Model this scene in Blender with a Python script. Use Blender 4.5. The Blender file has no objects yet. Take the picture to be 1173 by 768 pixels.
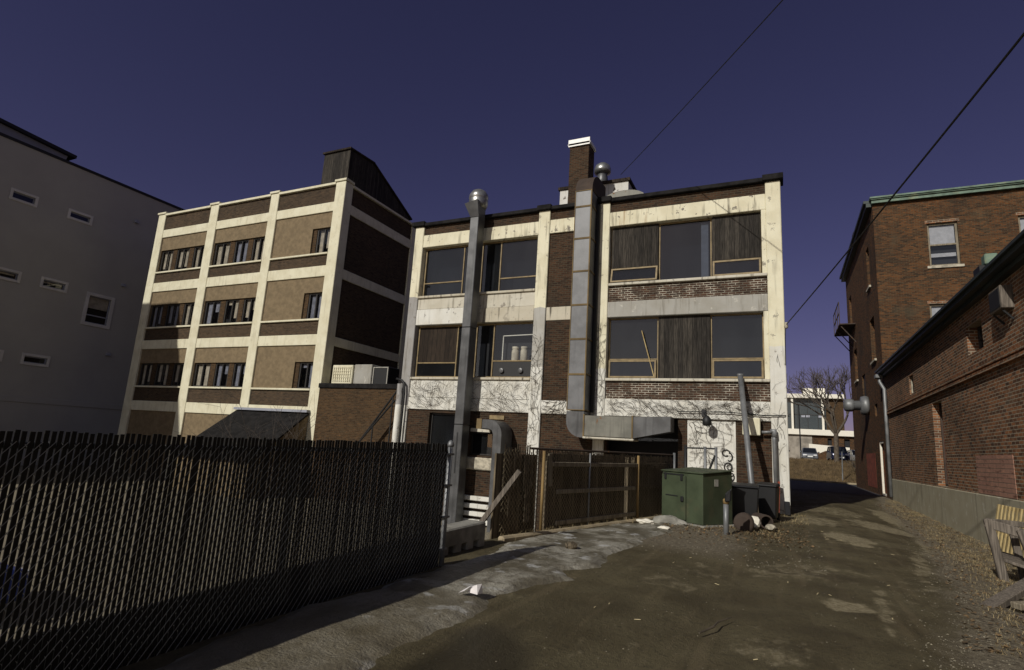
import bpy, math, random
from mathutils import Vector, Matrix, noise
random.seed(7)
sc = bpy.context.scene
col = sc.collection
R = math.radians
RND = random.Random(11)

# ------------------------------------------------------------------ helpers
def smooth(t):
    t = max(0.0, min(1.0, t))
    return t * t * (3 - 2 * t)

def lerp(a, b, t):
    return a + (b - a) * t

def pw(pts, v):
    if v <= pts[0][0]: return pts[0][1]
    for (a, fa), (b, fb) in zip(pts, pts[1:]):
        if v <= b: return lerp(fa, fb, (v - a) / (b - a))
    return pts[-1][1]

def thing(name, label, cat, loc=(0, 0, 0), rotz=0.0, group=None):
    o = bpy.data.objects.new(name, None)
    col.objects.link(o)
    o.location = loc
    o.rotation_euler = (0, 0, rotz)
    o.empty_display_size = 0.2
    o['label'] = label
    o['category'] = cat
    if group: o['group'] = group
    return o

def tag(o, label=None, cat=None, group=None, kind=None):
    if label: o['label'] = label
    if cat: o['category'] = cat
    if group: o['group'] = group
    if kind: o['kind'] = kind
    return o

def copy_tree(o, parent=None):
    c = o.copy()
    col.objects.link(c)
    if parent: c.parent = parent
    for ch in list(o.children):
        copy_tree(ch, c)
    return c

def rootof(o):
    while o.parent: o = o.parent
    return o

# maps (u, depth into the wall, z) to world
def face_front(y0):
    return lambda u, d, z: (u, y0 + d, z)
def face_right(x0):      # wall facing +x
    return lambda u, d, z: (x0 - d, u, z)
def face_left(x0):       # wall facing -x
    return lambda u, d, z: (x0 + d, u, z)
IDENT = lambda a, b, c: (a, b, c)

class MB:
    def __init__(s):
        s.v = []; s.f = []
    def quad(s, a, b, c, d):
        n = len(s.v); s.v += [tuple(a), tuple(b), tuple(c), tuple(d)]; s.f.append((n, n+1, n+2, n+3)); return s
    def box(s, a0, a1, b0, b1, c0, c1, m=IDENT):
        n = len(s.v)
        for c in (c0, c1):
            for (a, b) in ((a0, b0), (a1, b0), (a1, b1), (a0, b1)):
                s.v.append(tuple(m(a, b, c)))
        for q in ((0,3,2,1),(4,5,6,7),(0,1,5,4),(1,2,6,5),(2,3,7,6),(3,0,4,7)):
            s.f.append(tuple(n + i for i in q))
        return s
    def hexa(s, pts):    # 8 points, bottom ring then top ring
        n = len(s.v); s.v += [tuple(p) for p in pts]
        for q in ((0,3,2,1),(4,5,6,7),(0,1,5,4),(1,2,6,5),(2,3,7,6),(3,0,4,7)):
            s.f.append(tuple(n + i for i in q))
        return s
    def bar(s, p, q, w, h, up=(0, 0, 1)):
        p = Vector(p); q = Vector(q); d = (q - p).normalized(); u = Vector(up)
        if abs(d.dot(u)) > .97: u = Vector((1, 0, 0))
        a = d.cross(u).normalized(); b = a.cross(d).normalized()
        a = a * w / 2; b = b * h / 2
        return s.hexa([p-a-b, p+a-b, p+a+b, p-a+b, q-a-b, q+a-b, q+a+b, q-a+b])
    def tube(s, path, r, n=6, cap=True):
        pts = [Vector(p) for p in path]
        rs = r if isinstance(r, (list, tuple)) else [r] * len(pts)
        base = len(s.v); prev = None
        for i, p in enumerate(pts):
            d = (pts[min(i+1, len(pts)-1)] - pts[max(i-1, 0)])
            if d.length < 1e-9: d = Vector((0, 0, 1))
            d.normalize()
            if prev is None:
                u = Vector((0, 0, 1)) if abs(d.z) < .9 else Vector((1, 0, 0))
                a = d.cross(u).normalized()
            else:
                a = prev - d * prev.dot(d)
                a = a.normalized() if a.length > 1e-6 else d.orthogonal().normalized()
            prev = a; b = d.cross(a)
            for k in range(n):
                t = 2 * math.pi * k / n
                s.v.append(tuple(p + (a * math.cos(t) + b * math.sin(t)) * rs[i]))
        for i in range(len(pts) - 1):
            for k in range(n):
                k2 = (k + 1) % n
                s.f.append((base+i*n+k, base+i*n+k2, base+(i+1)*n+k2, base+(i+1)*n+k))
        if cap:
            s.f.append(tuple(base + k for k in reversed(range(n))))
            e = base + (len(pts)-1)*n
            s.f.append(tuple(e + k for k in range(n)))
        return s
    def lathe(s, c, prof, n=20, axis='z'):
        # prof: list of (r, h)
        base = len(s.v); c = Vector(c)
        for r, h in prof:
            for k in range(n):
                t = 2*math.pi*k/n; a, b = r*math.cos(t), r*math.sin(t)
                p = {'z': (a, b, h), 'x': (h, a, b), 'y': (a, h, b)}[axis]
                s.v.append(tuple(c + Vector(p)))
        for i in range(len(prof)-1):
            for k in range(n):
                k2 = (k+1) % n
                s.f.append((base+i*n+k, base+i*n+k2, base+(i+1)*n+k2, base+(i+1)*n+k))
        s.f.append(tuple(base+k for k in reversed(range(n))))
        e = base+(len(prof)-1)*n
        s.f.append(tuple(e+k for k in range(n)))
        return s
    def prism(s, poly, d0, d1, m):
        # poly: list of (u, z), extruded in depth d0..d1 through map m(u, d, z)
        n = len(poly); b = len(s.v)
        for d in (d0, d1):
            for u, z in poly: s.v.append(tuple(m(u, d, z)))
        s.f.append(tuple(range(b, b+n))); s.f.append(tuple(reversed(range(b+n, b+2*n))))
        for i in range(n):
            j = (i+1) % n
            s.f.append((b+i, b+n+i, b+n+j, b+j))
        return s
    def wall(s, m, u0, u1, z0, z1, holes, depth):
        us = sorted({u0, u1, *[h[0] for h in holes], *[h[1] for h in holes]})
        zs = sorted({z0, z1, *[h[2] for h in holes], *[h[3] for h in holes]})
        us = [u for u in us if u0 <= u <= u1]; zs = [z for z in zs if z0 <= z <= z1]
        for a, b in zip(us, us[1:]):
            for c, d in zip(zs, zs[1:]):
                mu, mz = (a+b)/2, (c+d)/2
                if any(h[0] < mu < h[1] and h[2] < mz < h[3] for h in holes): continue
                s.quad(m(a, 0, c), m(b, 0, c), m(b, 0, d), m(a, 0, d))
        for a, b, c, d in [h[:4] for h in holes]:
            s.quad(m(a, 0, c), m(a, depth, c), m(a, depth, d), m(a, 0, d))
            s.quad(m(b, 0, c), m(b, 0, d), m(b, depth, d), m(b, depth, c))
            s.quad(m(a, 0, c), m(b, 0, c), m(b, depth, c), m(a, depth, c))
            s.quad(m(a, 0, d), m(a, depth, d), m(b, depth, d), m(b, 0, d))
        return s
    def frame(s, m, u0, u1, z0, z1, w, d0, d1):
        s.box(u0, u0+w, d0, d1, z0, z1, m); s.box(u1-w, u1, d0, d1, z0, z1, m)
        s.box(u0+w, u1-w, d0, d1, z0, z0+w, m); s.box(u0+w, u1-w, d0, d1, z1-w, z1, m)
        return s
    def build(s, name, mat, parent=None, bevel=0.0, shade=False, local=False, seg=1):
        me = bpy.data.meshes.new(name)
        off = Vector((0, 0, 0))
        if parent is not None and not local: off = rootof(parent).location
        me.from_pydata([(v[0]-off[0], v[1]-off[1], v[2]-off[2]) for v in s.v], [], s.f)
        me.update()
        if mat: me.materials.append(mat)
        o = bpy.data.objects.new(name, me)
        col.objects.link(o)
        if parent is not None: o.parent = parent
        if shade:
            me.polygons.foreach_set('use_smooth', [True] * len(me.polygons))
        if bevel > 0:
            b = o.modifiers.new('Bevel', 'BEVEL'); b.width = bevel; b.segments = seg; b.limit_method = 'ANGLE'
        return o

# ------------------------------------------------------------------ materials
class NT:
    def __init__(s, name):
        s.m = bpy.data.materials.new(name); s.m.use_nodes = True
        s.t = s.m.node_tree; s.t.nodes.clear()
        s.out = s.n('ShaderNodeOutputMaterial')
        s.geo = s.n('ShaderNodeNewGeometry')
        s.pos = s.geo.outputs['Position']
    def n(s, typ, **kw):
        nd = s.t.nodes.new(typ)
        for k, v in kw.items(): setattr(nd, k, v)
        return nd
    def link(s, a, b): s.t.links.new(a, b)
    def val(s, sock, v):
        if hasattr(v, 'is_linked') or isinstance(v, bpy.types.NodeSocket): s.link(v, sock)
        else:
            if isinstance(v, (tuple, list)) and len(v) == 3 and sock.type == 'RGBA': v = (*v, 1)
            sock.default_value = v
    def math(s, op, a, b=0.0, c=None, clamp=False):
        nd = s.n('ShaderNodeMath', operation=op); nd.use_clamp = clamp
        s.val(nd.inputs[0], a); s.val(nd.inputs[1], b)
        if c is not None: s.val(nd.inputs[2], c)
        return nd.outputs[0]
    def mix(s, f, a, b, mode='MIX'):
        nd = s.n('ShaderNodeMix', data_type='RGBA', blend_type=mode)
        s.val(nd.inputs[0], f); s.val(nd.inputs[6], a); s.val(nd.inputs[7], b)
        return nd.outputs[2]
    def xyz(s, v=None):
        nd = s.n('ShaderNodeSeparateXYZ'); s.link(v or s.pos, nd.inputs[0]); return nd.outputs
    def comb(s, x, y, z):
        nd = s.n('ShaderNodeCombineXYZ')
        for i, v in enumerate((x, y, z)): s.val(nd.inputs[i], v)
        return nd.outputs[0]
    def noise(s, scale, vec=None, detail=4, rough=.55, stretch=None, off=0.0):
        v = vec or s.pos
        if stretch or off:
            mp = s.n('ShaderNodeMapping'); s.link(v, mp.inputs[0])
            mp.inputs['Scale'].default_value = stretch or (1, 1, 1)
            mp.inputs['Location'].default_value = (off, off*.7, off*1.3)
            v = mp.outputs[0]
        nd = s.n('ShaderNodeTexNoise'); s.link(v, nd.inputs['Vector'])
        nd.inputs['Scale'].default_value = scale; nd.inputs['Detail'].default_value = detail
        nd.inputs['Roughness'].default_value = rough
        return nd.outputs['Fac']
    def ramp(s, f, lo, hi, a=0.0, b=1.0):
        nd = s.n('ShaderNodeMapRange', interpolation_type='SMOOTHSTEP'); s.val(nd.inputs[0], f)
        nd.inputs[1].default_value = lo; nd.inputs[2].default_value = hi
        nd.inputs[3].default_value = a; nd.inputs[4].default_value = b
        return nd.outputs[0]
    def bump(s, h, strength=.3, dist=.02, prev=None):
        nd = s.n('ShaderNodeBump'); s.val(nd.inputs['Height'], h)
        nd.inputs['Strength'].default_value = strength; nd.inputs['Distance'].default_value = dist
        if prev: s.link(prev, nd.inputs['Normal'])
        return nd.outputs[0]
    def bsdf(s, colr, rough=.8, metal=0.0, normal=None, spec=.3):
        b = s.n('ShaderNodeBsdfPrincipled')
        s.val(b.inputs['Base Color'], colr); s.val(b.inputs['Roughness'], rough); s.val(b.inputs['Metallic'], metal)
        b.inputs['Specular IOR Level'].default_value = spec
        if normal: s.link(normal, b.inputs['Normal'])
        s.link(b.outputs[0], s.out.inputs[0])
        return s.m

def mat_brick(name, c1, c2, mortar, w=.235, h=.08, ms=.011, stain=.5, white=0.0, bumpy=.5, soot=(.02, .018, .016), efflo=0.0):
    t = NT(name)
    x, y, z = t.xyz()
    wob = t.noise(1.6, detail=2)
    v = t.comb(t.math('ADD', x, y), t.math('ADD', z, t.math('MULTIPLY', t.math('SUBTRACT', wob, .5), .012)), 0.0)
    b = t.n('ShaderNodeTexBrick'); t.link(v, b.inputs['Vector'])
    b.inputs['Scale'].default_value = 1; b.inputs['Brick Width'].default_value = w
    b.inputs['Row Height'].default_value = h; b.inputs['Mortar Size'].default_value = ms
    b.inputs['Mortar Smooth'].default_value = .25; b.inputs['Bias'].default_value = -.1
    b.inputs['Color1'].default_value = (*c1, 1); b.inputs['Color2'].default_value = (*c2, 1)
    b.inputs['Mortar'].default_value = (*mortar, 1)
    c = b.outputs['Color']
    # per-patch tone, fine grain and dark burnt headers
    pv = t.noise(7.0, vec=v, stretch=(.55, 1.6, 1), detail=2)
    c = t.mix(t.ramp(pv, .55, .72), c, t.mix(1.0, c, (.55, .5, .5), 'MULTIPLY'))
    c = t.mix(t.ramp(pv, .44, .30), c, t.mix(1.0, c, (1.35, 1.25, 1.15), 'MULTIPLY'))
    big = t.noise(.35, detail=5)
    c = t.mix(t.math('MULTIPLY', t.ramp(big, .45, .7), stain), c, soot)
    st = t.noise(1.1, stretch=(2.2, 2.2, .25), detail=5, off=3.1)
    c = t.mix(t.math('MULTIPLY', t.ramp(st, .54, .72), stain*.8), c, soot)
    if efflo > 0:
        ef = t.noise(.9, detail=6, off=8.3)
        c = t.mix(t.math('MULTIPLY', t.ramp(ef, .56, .7), efflo), c, mortar)
    if white > 0:   # mortar picked out in pale pointing, patchily
        wm = t.noise(2.2, detail=5, off=5.5)
        f = t.math('MULTIPLY', b.outputs['Fac'], t.math('MULTIPLY', t.ramp(wm, .45, .6), white))
        c = t.mix(f, c, (.62, .58, .48))
    g = t.noise(60, detail=2)
    hgt = t.math('ADD', t.math('MULTIPLY', b.outputs['Fac'], -1.0), t.math('MULTIPLY', g, .35))
    nb = t.bump(hgt, bumpy, .012)
    return t.bsdf(c, .92, 0, nb, .15)

def mat_paint(name, zones, peel=(.16, .14, .12), peel_amt=.35, streak=.35, streak_col=(.10, .085, .06), rust=0.0, edge=.25):
    # zones: list of (lower z, colour), top first; each zone boundary is a ragged paint line
    t = NT(name)
    x, y, z = t.xyz()
    zz = t.math('ADD', z, t.math('MULTIPLY', t.math('SUBTRACT', t.noise(2.5, detail=4), .5), edge))
    c = zones[0][1]
    for (zl, _), (_, nx) in zip(zones, zones[1:]):
        c = t.mix(t.math('LESS_THAN', zz, zl), c, nx)
    tone = t.noise(1.7, detail=6, off=2.0)
    c = t.mix(t.ramp(tone, .35, .7, 0, .45), c, t.mix(1.0, c, (.72, .68, .6), 'MULTIPLY'))
    st = t.noise(2.2, stretch=(3.2, 3.2, .28), detail=6, off=4.0)
    c = t.mix(t.math('MULTIPLY', t.ramp(st, .52, .72), streak), c, streak_col)
    if rust > 0:
        rs = t.noise(1.5, stretch=(2.0, 2.0, .22), detail=4, off=9.0)
        c = t.mix(t.math('MULTIPLY', t.ramp(rs, .6, .72), rust), c, (.26, .13, .035))
    pl = t.noise(3.1, detail=9, rough=.68, off=6.0)
    pm = t.math('MULTIPLY', t.ramp(pl, .60, .615), peel_amt)
    c = t.mix(pm, c, peel)
    fine = t.noise(45, detail=3)
    nb = t.bump(t.math('SUBTRACT', t.math('MULTIPLY', fine, .4), pm), .35, .01)
    return t.bsdf(c, .8, 0, nb, .25)

def mat_rough(name, c, var=.35, scale=3.0, rough=.85, bumps=.3, bscale=30, metal=0.0, spec=.3, dirt=None, dirt_amt=.5):
    t = NT(name)
    a = t.noise(scale, detail=6)
    dk = tuple(k*(1-var) for k in c); lt = tuple(min(1, k*(1+var*.6)) for k in c)
    cc = t.mix(t.ramp(a, .3, .7), dk, lt)
    if dirt:
        d = t.noise(scale*.8, detail=8, rough=.65, off=3.7)
        cc = t.mix(t.math('MULTIPLY', t.ramp(d, .52, .66), dirt_amt), cc, dirt)
    nb = t.bump(t.noise(bscale, detail=4), bumps, .01)
    return t.bsdf(cc, rough, metal, nb, spec)

def mat_wood(name, c, dark, scale=1.0, plank=0.0):
    t = NT(name)
    x, y, z = t.xyz()
    g = t.noise(14*scale, stretch=(3.0, 3.0, .18), detail=6)
    cc = t.mix(t.ramp(g, .35, .68), dark, c)
    b = t.noise(2.3, stretch=(2.5, 2.5, .35), detail=5, off=2.2)
    cc = t.mix(t.ramp(b, .52, .75, 0, .7), cc, tuple(k*.35 for k in dark))
    h = g
    if plank > 0:
        u = t.math('ADD', x, y)
        fr = t.math('FRACT', t.math('DIVIDE', u, plank))
        gap = t.math('LESS_THAN', fr, .07)
        cc = t.mix(gap, cc, (.006, .005, .005))
        idx = t.math('FLOOR', t.math('DIVIDE', u, plank))
        wn = t.n('ShaderNodeTexWhiteNoise', noise_dimensions='1D'); t.link(idx, wn.inputs['W'])
        cc = t.mix(1.0, cc, t.mix(wn.outputs['Value'], (.6, .58, .56), (1.35, 1.3, 1.2)), 'MULTIPLY')
        h = t.math('SUBTRACT', g, t.math('MULTIPLY', gap, 2.0))
    return t.bsdf(cc, .85, 0, t.bump(h, .35, .01), .2)

def mat_metal(name, c, rough=.5, metal=.55, rust=0.0, rust_z=None, streak=.25, var=.3, spec=.4):
    t = NT(name)
    x, y, z = t.xyz()
    n1 = t.noise(2.0, detail=5)
    cc = t.mix(t.ramp(n1, .3, .7), tuple(k*(1-var) for k in c), tuple(k*(1+var*.5) for k in c))
    st = t.noise(2.5, stretch=(3.5, 3.5, .2), detail=5, off=1.9)
    cc = t.mix(t.math('MULTIPLY', t.ramp(st, .5, .75), streak), cc, tuple(k*.4 for k in c))
    rg = t.math('ADD', t.math('MULTIPLY', n1, .2), rough - .1)
    if rust > 0:
        rn = t.noise(2.8, detail=8, rough=.65, off=7.0)
        rf = t.ramp(rn, .68 - .3*rust, .76 - .2*rust)
        cc = t.mix(rf, cc, t.mix(n1, (.12, .045, .015), (.26, .12, .035)))
        mt = t.math('MULTIPLY', t.math('SUBTRACT', 1.0, rf), metal)
        return t.bsdf(cc, t.math('ADD', rg, t.math('MULTIPLY', rf, .3)), mt, t.bump(n1, .12, .02), spec)
    return t.bsdf(cc, rg, metal, t.bump(n1, .12, .02), spec)

def mat_glass(name, tint=(.35, .38, .42), fres=1.5, haze=.03, hazecol=(.06, .065, .08)):
    t = NT(name)
    tr = t.n('ShaderNodeBsdfTransparent'); tr.inputs[0].default_value = (*tint, 1)
    gl = t.n('ShaderNodeBsdfGlossy'); gl.inputs['Color'].default_value = (1, 1, 1, 1)
    gl.inputs['Roughness'].default_value = .015
    w = t.bump(t.noise(.9, detail=2), .03, .05)
    t.link(w, gl.inputs['Normal'])
    df = t.n('ShaderNodeBsdfDiffuse'); df.inputs[0].default_value = (*hazecol, 1)
    m0 = t.n('ShaderNodeMixShader')
    dn = t.ramp(t.noise(1.1, stretch=(1.6, 1.6, .5), detail=3), .2, .8, haze*.75, haze*1.45)
    t.link(dn, m0.inputs[0]); t.link(tr.outputs[0], m0.inputs[1]); t.link(df.outputs[0], m0.inputs[2])
    dt = t.n('ShaderNodeVectorMath', operation='DOT_PRODUCT')
    t.link(t.geo.outputs['Normal'], dt.inputs[0]); t.link(t.geo.outputs['Incoming'], dt.inputs[1])
    fc = t.math('SUBTRACT', 1.0, t.math('ABSOLUTE', dt.outputs['Value']))
    f = t.math('ADD', t.math('MULTIPLY', t.math('POWER', fc, 5.0), .9), .06, clamp=True)
    m1 = t.n('ShaderNodeMixShader')
    t.link(f, m1.inputs[0]); t.link(m0.outputs[0], m1.inputs[1]); t.link(gl.outputs[0], m1.inputs[2])
    t.link(m1.outputs[0], t.out.inputs[0])
    return t.m

def mat_plain(name, c, rough=.6, metal=0.0, spec=.4):
    t = NT(name)
    n1 = t.noise(9, detail=3)
    cc = t.mix(n1, tuple(k*.8 for k in c), tuple(min(1, k*1.2) for k in c))
    return t.bsdf(cc, rough, metal, None, spec)

CREAM = (.70, .66, .50); WHITE = (.66, .65, .60); GREYC = (.30, .29, .27)
M = {}
M['brick_a'] = mat_brick('factory brick', (.062, .032, .018), (.022, .014, .010), (.062, .052, .036), stain=.4, efflo=.25)
M['brick_a_pointed'] = mat_brick('factory brick pale pointing', (.075, .04, .026), (.03, .02, .015), (.13, .115, .09), stain=.25, white=.6)
M['brick_b'] = mat_brick('block brick', (.08, .052, .032), (.044, .03, .02), (.085, .068, .048), stain=.3)
M['brick_annex'] = mat_brick('annex brick', (.082, .046, .022), (.04, .024, .013), (.075, .056, .034), stain=.25, efflo=.3)
M['brick_r'] = mat_brick('tall building brick', (.135, .056, .021), (.03, .019, .013), (.10, .08, .05), stain=.5, efflo=.35, bumpy=.9)
M['brick_low'] = mat_brick('low building brick', (.27, .118, .055), (.055, .034, .026), (.30, .255, .19), w=.25, h=.088, ms=.013, stain=.35, efflo=.22, bumpy=.8)
M['brick_pink'] = mat_brick('pink infill brick', (.36, .20, .145), (.30, .165, .125), (.19, .13, .10), w=.62, h=.115, ms=.012, stain=.15)
M['brick_chim'] = mat_brick('chimney brick', (.065, .034, .019), (.026, .016, .011), (.065, .055, .038), stain=.35)
M['cream'] = mat_paint('cream paint', [(0, CREAM)], peel_amt=.75, streak=.5)
M['cream_b'] = mat_paint('block cream paint', [(0, (.68, .645, .49))], peel=(.4, .36, .27), peel_amt=.3, streak=.3, streak_col=(.28, .25, .18))
M['cream_rust'] = mat_paint('rust streaked cream paint', [(0, CREAM)], peel_amt=.9, streak=.85, rust=.7)
M['white'] = mat_paint('white paint', [(0, WHITE)], peel_amt=.7, streak=.4)
M['white_dirty'] = mat_paint('dirty white paint', [(0, (.54, .51, .43))], peel_amt=.7, streak=.7)
M['grey_band'] = mat_paint('grey weathered concrete', [(0, (.34, .33, .30))], peel=(.5, .48, .42), peel_amt=.6, streak=.5)
M['grey_stain'] = mat_paint('stained pale concrete', [(0, (.50, .46, .37))], peel_amt=.4, streak=.95, streak_col=(.07, .06, .045))
M['pil1'] = mat_paint('left pilaster paint', [(7.75, CREAM), (2.95, (.32, .31, .30)), (-9, WHITE)], streak=.55, peel_amt=.6)
M['pil2'] = mat_paint('second pilaster paint', [(6.95, CREAM), (4.6, (.40, .39, .36)), (-9, WHITE)], streak=.55, peel_amt=.6)
M['pil3'] = mat_paint('third pilaster paint', [(4.5, CREAM), (-9, WHITE)], streak=.5, peel_amt=.6)
M['pil4'] = mat_paint('right pilaster paint', [(5.25, CREAM), (-9, WHITE)], streak=.38, peel_amt=.6, edge=.12)
M['stucco'] = mat_rough('tan stucco', (.188, .14, .082), var=.2, scale=5, bumps=.6, bscale=18, dirt=(.13, .095, .055), dirt_amt=.4)
M['stucco_grey'] = mat_rough('grey stucco', (.38, .367, .335), var=.05, scale=.5, bumps=.25, bscale=25)
M['stucco_trim'] = mat_rough('pale stucco trim', (.60, .58, .54), var=.12, scale=.8, bumps=.2, bscale=25)
M['grey_metal_panel'] = mat_rough('blue grey cladding', (.30, .31, .36), var=.1, scale=.6, bumps=.1)
M['trim_black'] = mat_plain('black trim', (.012, .012, .013), .6)
M['coping'] = mat_rough('tar coping', (.018, .017, .017), var=.4, scale=4, rough=.9, spec=.08)
M['board'] = mat_wood('dark weathered boards', (.058, .052, .046), (.02, .018, .016), 1.0, plank=.16)
M['board_brown'] = mat_wood('brown plywood', (.042, .031, .023), (.02, .015, .012), 1.0, plank=.22)
M['frame_gold'] = mat_rough('ochre window frame', (.23, .17, .085), var=.3, scale=5, rough=.55)
M['frame_dark'] = mat_plain('dark window frame', (.03, .027, .025), .5)
M['glass'] = mat_glass('window glass', (.30, .33, .38), haze=.05, hazecol=(.14, .15, .16))
M['glass_clear'] = mat_glass('clear window glass', (.8, .82, .84), haze=.02)
M['glass_b'] = mat_glass('block window glass', (.75, .76, .78), haze=.01)
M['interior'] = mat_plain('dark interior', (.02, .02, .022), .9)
M['curtain'] = mat_rough('pale curtain', (.62, .55, .42), var=.3, scale=3, bumps=.5, bscale=12)
M['curtain_blue'] = mat_rough('grey curtain', (.34, .35, .40), var=.3, scale=3, bumps=.5, bscale=12)
M['blind'] = mat_rough('white blind', (.55, .55, .56), var=.15, scale=4)
M['galv'] = mat_metal('galvanised duct', (.098, .099, .102), rough=.42, metal=.35, streak=.6)
M['steel'] = mat_metal('spun steel', (.34, .34, .325), rough=.36, metal=.75, streak=.3)
M['galv_rust'] = mat_metal('rusting galvanised duct', (.125, .126, .131), rough=.5, metal=.3, rust=.05, streak=.45)
M['galv_rusty'] = mat_metal('rusty duct panel', (.17, .165, .14), rough=.6, metal=.2, rust=.3, streak=.5)
M['seam'] = mat_metal('rusty seam', (.165, .115, .052), rough=.8, metal=0, rust=.12)
M['rust'] = mat_metal('rusted steel', (.06, .042, .032), rough=.85, metal=.1, rust=.15)
M['pole'] = mat_metal('galvanised pole', (.21, .215, .22), rough=.5, metal=.35)
M['pole_yellow'] = mat_metal('ochre rusted post', (.24, .16, .065), rough=.75, metal=.1, rust=.2)
M['wire'] = mat_metal('chain link wire', (.30, .30, .29), rough=.6, metal=.1)
M['wire_rusty'] = mat_metal('rusty chain link wire', (.26, .21, .13), rough=.7, metal=.2)
M['slat'] = mat_plain('black privacy slat', (.010, .010, .010), .5, 0, .3)
M['slat_brown'] = mat_rough('weathered brown slat', (.16, .13, .09), var=.5, scale=6)
M['cable'] = mat_plain('black cable', (.01, .01, .01), .6)
M['steel_dark'] = mat_plain('dark steel', (.02, .02, .021), .55, .3)
M['vine'] = mat_rough('bare vine stem', (.055, .042, .03), var=.4, scale=9)
M['copper'] = mat_rough('green copper', (.13, .19, .145), var=.35, scale=2.5, rough=.55, dirt=(.30, .30, .16), dirt_amt=.5)
M['gutter'] = mat_metal('dark green gutter', (.035, .045, .043), rough=.5, metal=.2)
M['concrete'] = mat_paint('foundation concrete', [(0, (.36, .33, .245))], peel=(.65, .63, .56), peel_amt=.25, streak=.6, streak_col=(.14, .125, .095))
M['concrete_block'] = mat_rough('grey concrete block', (.25, .24, .21), var=.3, scale=4, bumps=.5, dirt=(.12, .11, .09))
M['wood_grey'] = mat_wood('grey weathered timber', (.20, .17, .14), (.085, .072, .06))
M['wood_dark'] = mat_wood('dark fence timber', (.20, .165, .115), (.085, .07, .05), plank=.14)
M['wood_rail'] = mat_wood('fence rail timber', (.30, .26, .19), (.15, .125, .09))
M['wood_yellow'] = mat_wood('yellow pallet pine', (.48, .38, .19), (.30, .22, .10))
M['green'] = mat_rough('dull green enamel', (.052, .066, .038), var=.22, scale=2.4, rough=.5, bumps=.08, dirt=(.10, .085, .05), dirt_amt=.35)
M['black_plastic'] = mat_plain('black plastic', (.014, .014, .015), .45)
M['red_paint'] = mat_rough('red painted board', (.24, .05, .025), var=.3, scale=4)
M['red_brick_paint'] = mat_rough('red painted brick', (.22, .055, .03), var=.4, scale=3, dirt=(.10, .05, .03))
M['asphalt'] = mat_rough('asphalt', (.055, .054, .055), var=.25, scale=2, bumps=.4, bscale=60)
M['kerb'] = mat_rough('kerb stone', (.32, .26, .17), var=.3, scale=2)
M['bark'] = mat_rough('tree bark', (.10, .08, .06), var=.4, scale=5)
M['twig'] = mat_plain('thin twigs', (.075, .06, .048), .9)
M['plaster_peel'] = mat_paint('peeling white boards', [(0, (.62, .61, .58))], peel_amt=1.0, streak=.5)
M['tin_white'] = mat_plain('white tin cap', (.85, .84, .80), .5)
M['stone'] = mat_rough('pale stone', (.42, .38, .30), var=.4, scale=6, bumps=.6, bscale=12)
M['office_white'] = mat_plain('white office fascia', (.74, .70, .60), .7)
M['office_stone'] = mat_rough('stone wall', (.27, .24, .20), var=.35, scale=1.2)
M['paper'] = mat_plain('paper', (.72, .68, .68), .8)
M['tyre'] = mat_plain('tyre rubber', (.012, .012, .012), .8)
M['rim'] = mat_plain('wheel rim', (.35, .35, .36), .35, .8)
M['lamp'] = mat_plain('headlamp', (.75, .75, .75), .15)
M['plate'] = mat_plain('number plate', (.7, .7, .68), .5)
M['tail'] = mat_plain('tail lamp', (.25, .01, .01), .25)
M['car_glass'] = mat_plain('car glass', (.012, .014, .018), .08, 0, .6)
for k, c in dict(blue=(.02, .045, .25), silver=(.18, .19, .21), navy=(.012, .016, .05), black=(.012, .012, .014), pale=(.55, .55, .53)).items():
    M['car_'+k] = mat_plain('car paint '+k, c, .28, .25, .6)
# ------------------------------------------------------------------ ground height
BANK_Y = 54.5
def edge_x(y): return pw([(-60, -4.35), (8.6, -4.55), (15.6, -2.95), (40, -2.95)], y)
def gh(x, y):
    z = -1.6 * smooth((edge_x(y) - x) / 1.2) * (1 - smooth((y - 31) / 5))
    z -= .28 * smooth((x - 1.6) / 2.6) * (1 - smooth((y - 25) / 9))
    z += .10 * math.exp(-((y - 26) / 3.0) ** 2) * smooth((x + 1) / 2)
    if y > BANK_Y: z += 1.75 * smooth((y - BANK_Y) / 12.5)
    if -6 < x < 7 and -4 < y < 36:
        z += .022 * noise.noise((x * .8, y * .6, 0)) + .012 * noise.noise((x * 2.6, y * 2.2, 4))
        z -= .035 * math.exp(-((x - (-.9 + .05*y)) / .45) ** 2) * smooth((y-2)/3)
        z -= .03 * math.exp(-((x - (1.0 + .05*y)) / .40) ** 2) * smooth((y-2)/3)
    return z

def lines(a, b, step): 
    n = max(1, round((b - a) / step)); return [a + (b - a) * i / n for i in range(n)]
xs = lines(-500, -60, 55) + lines(-60, -14, 4) + lines(-14, -6, .5) + lines(-6, 5.4, .07) + lines(5.4, 30, 2) + lines(30, 500, 60) + [500]
ys = lines(-300, -30, 45) + lines(-30, 1, 1.5) + lines(1, 12, .06) + lines(12, 22, .12) + lines(22, 37, .3) + lines(37, 70, .7) + lines(70, 120, 8) + lines(120, 900, 90) + [900]

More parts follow.
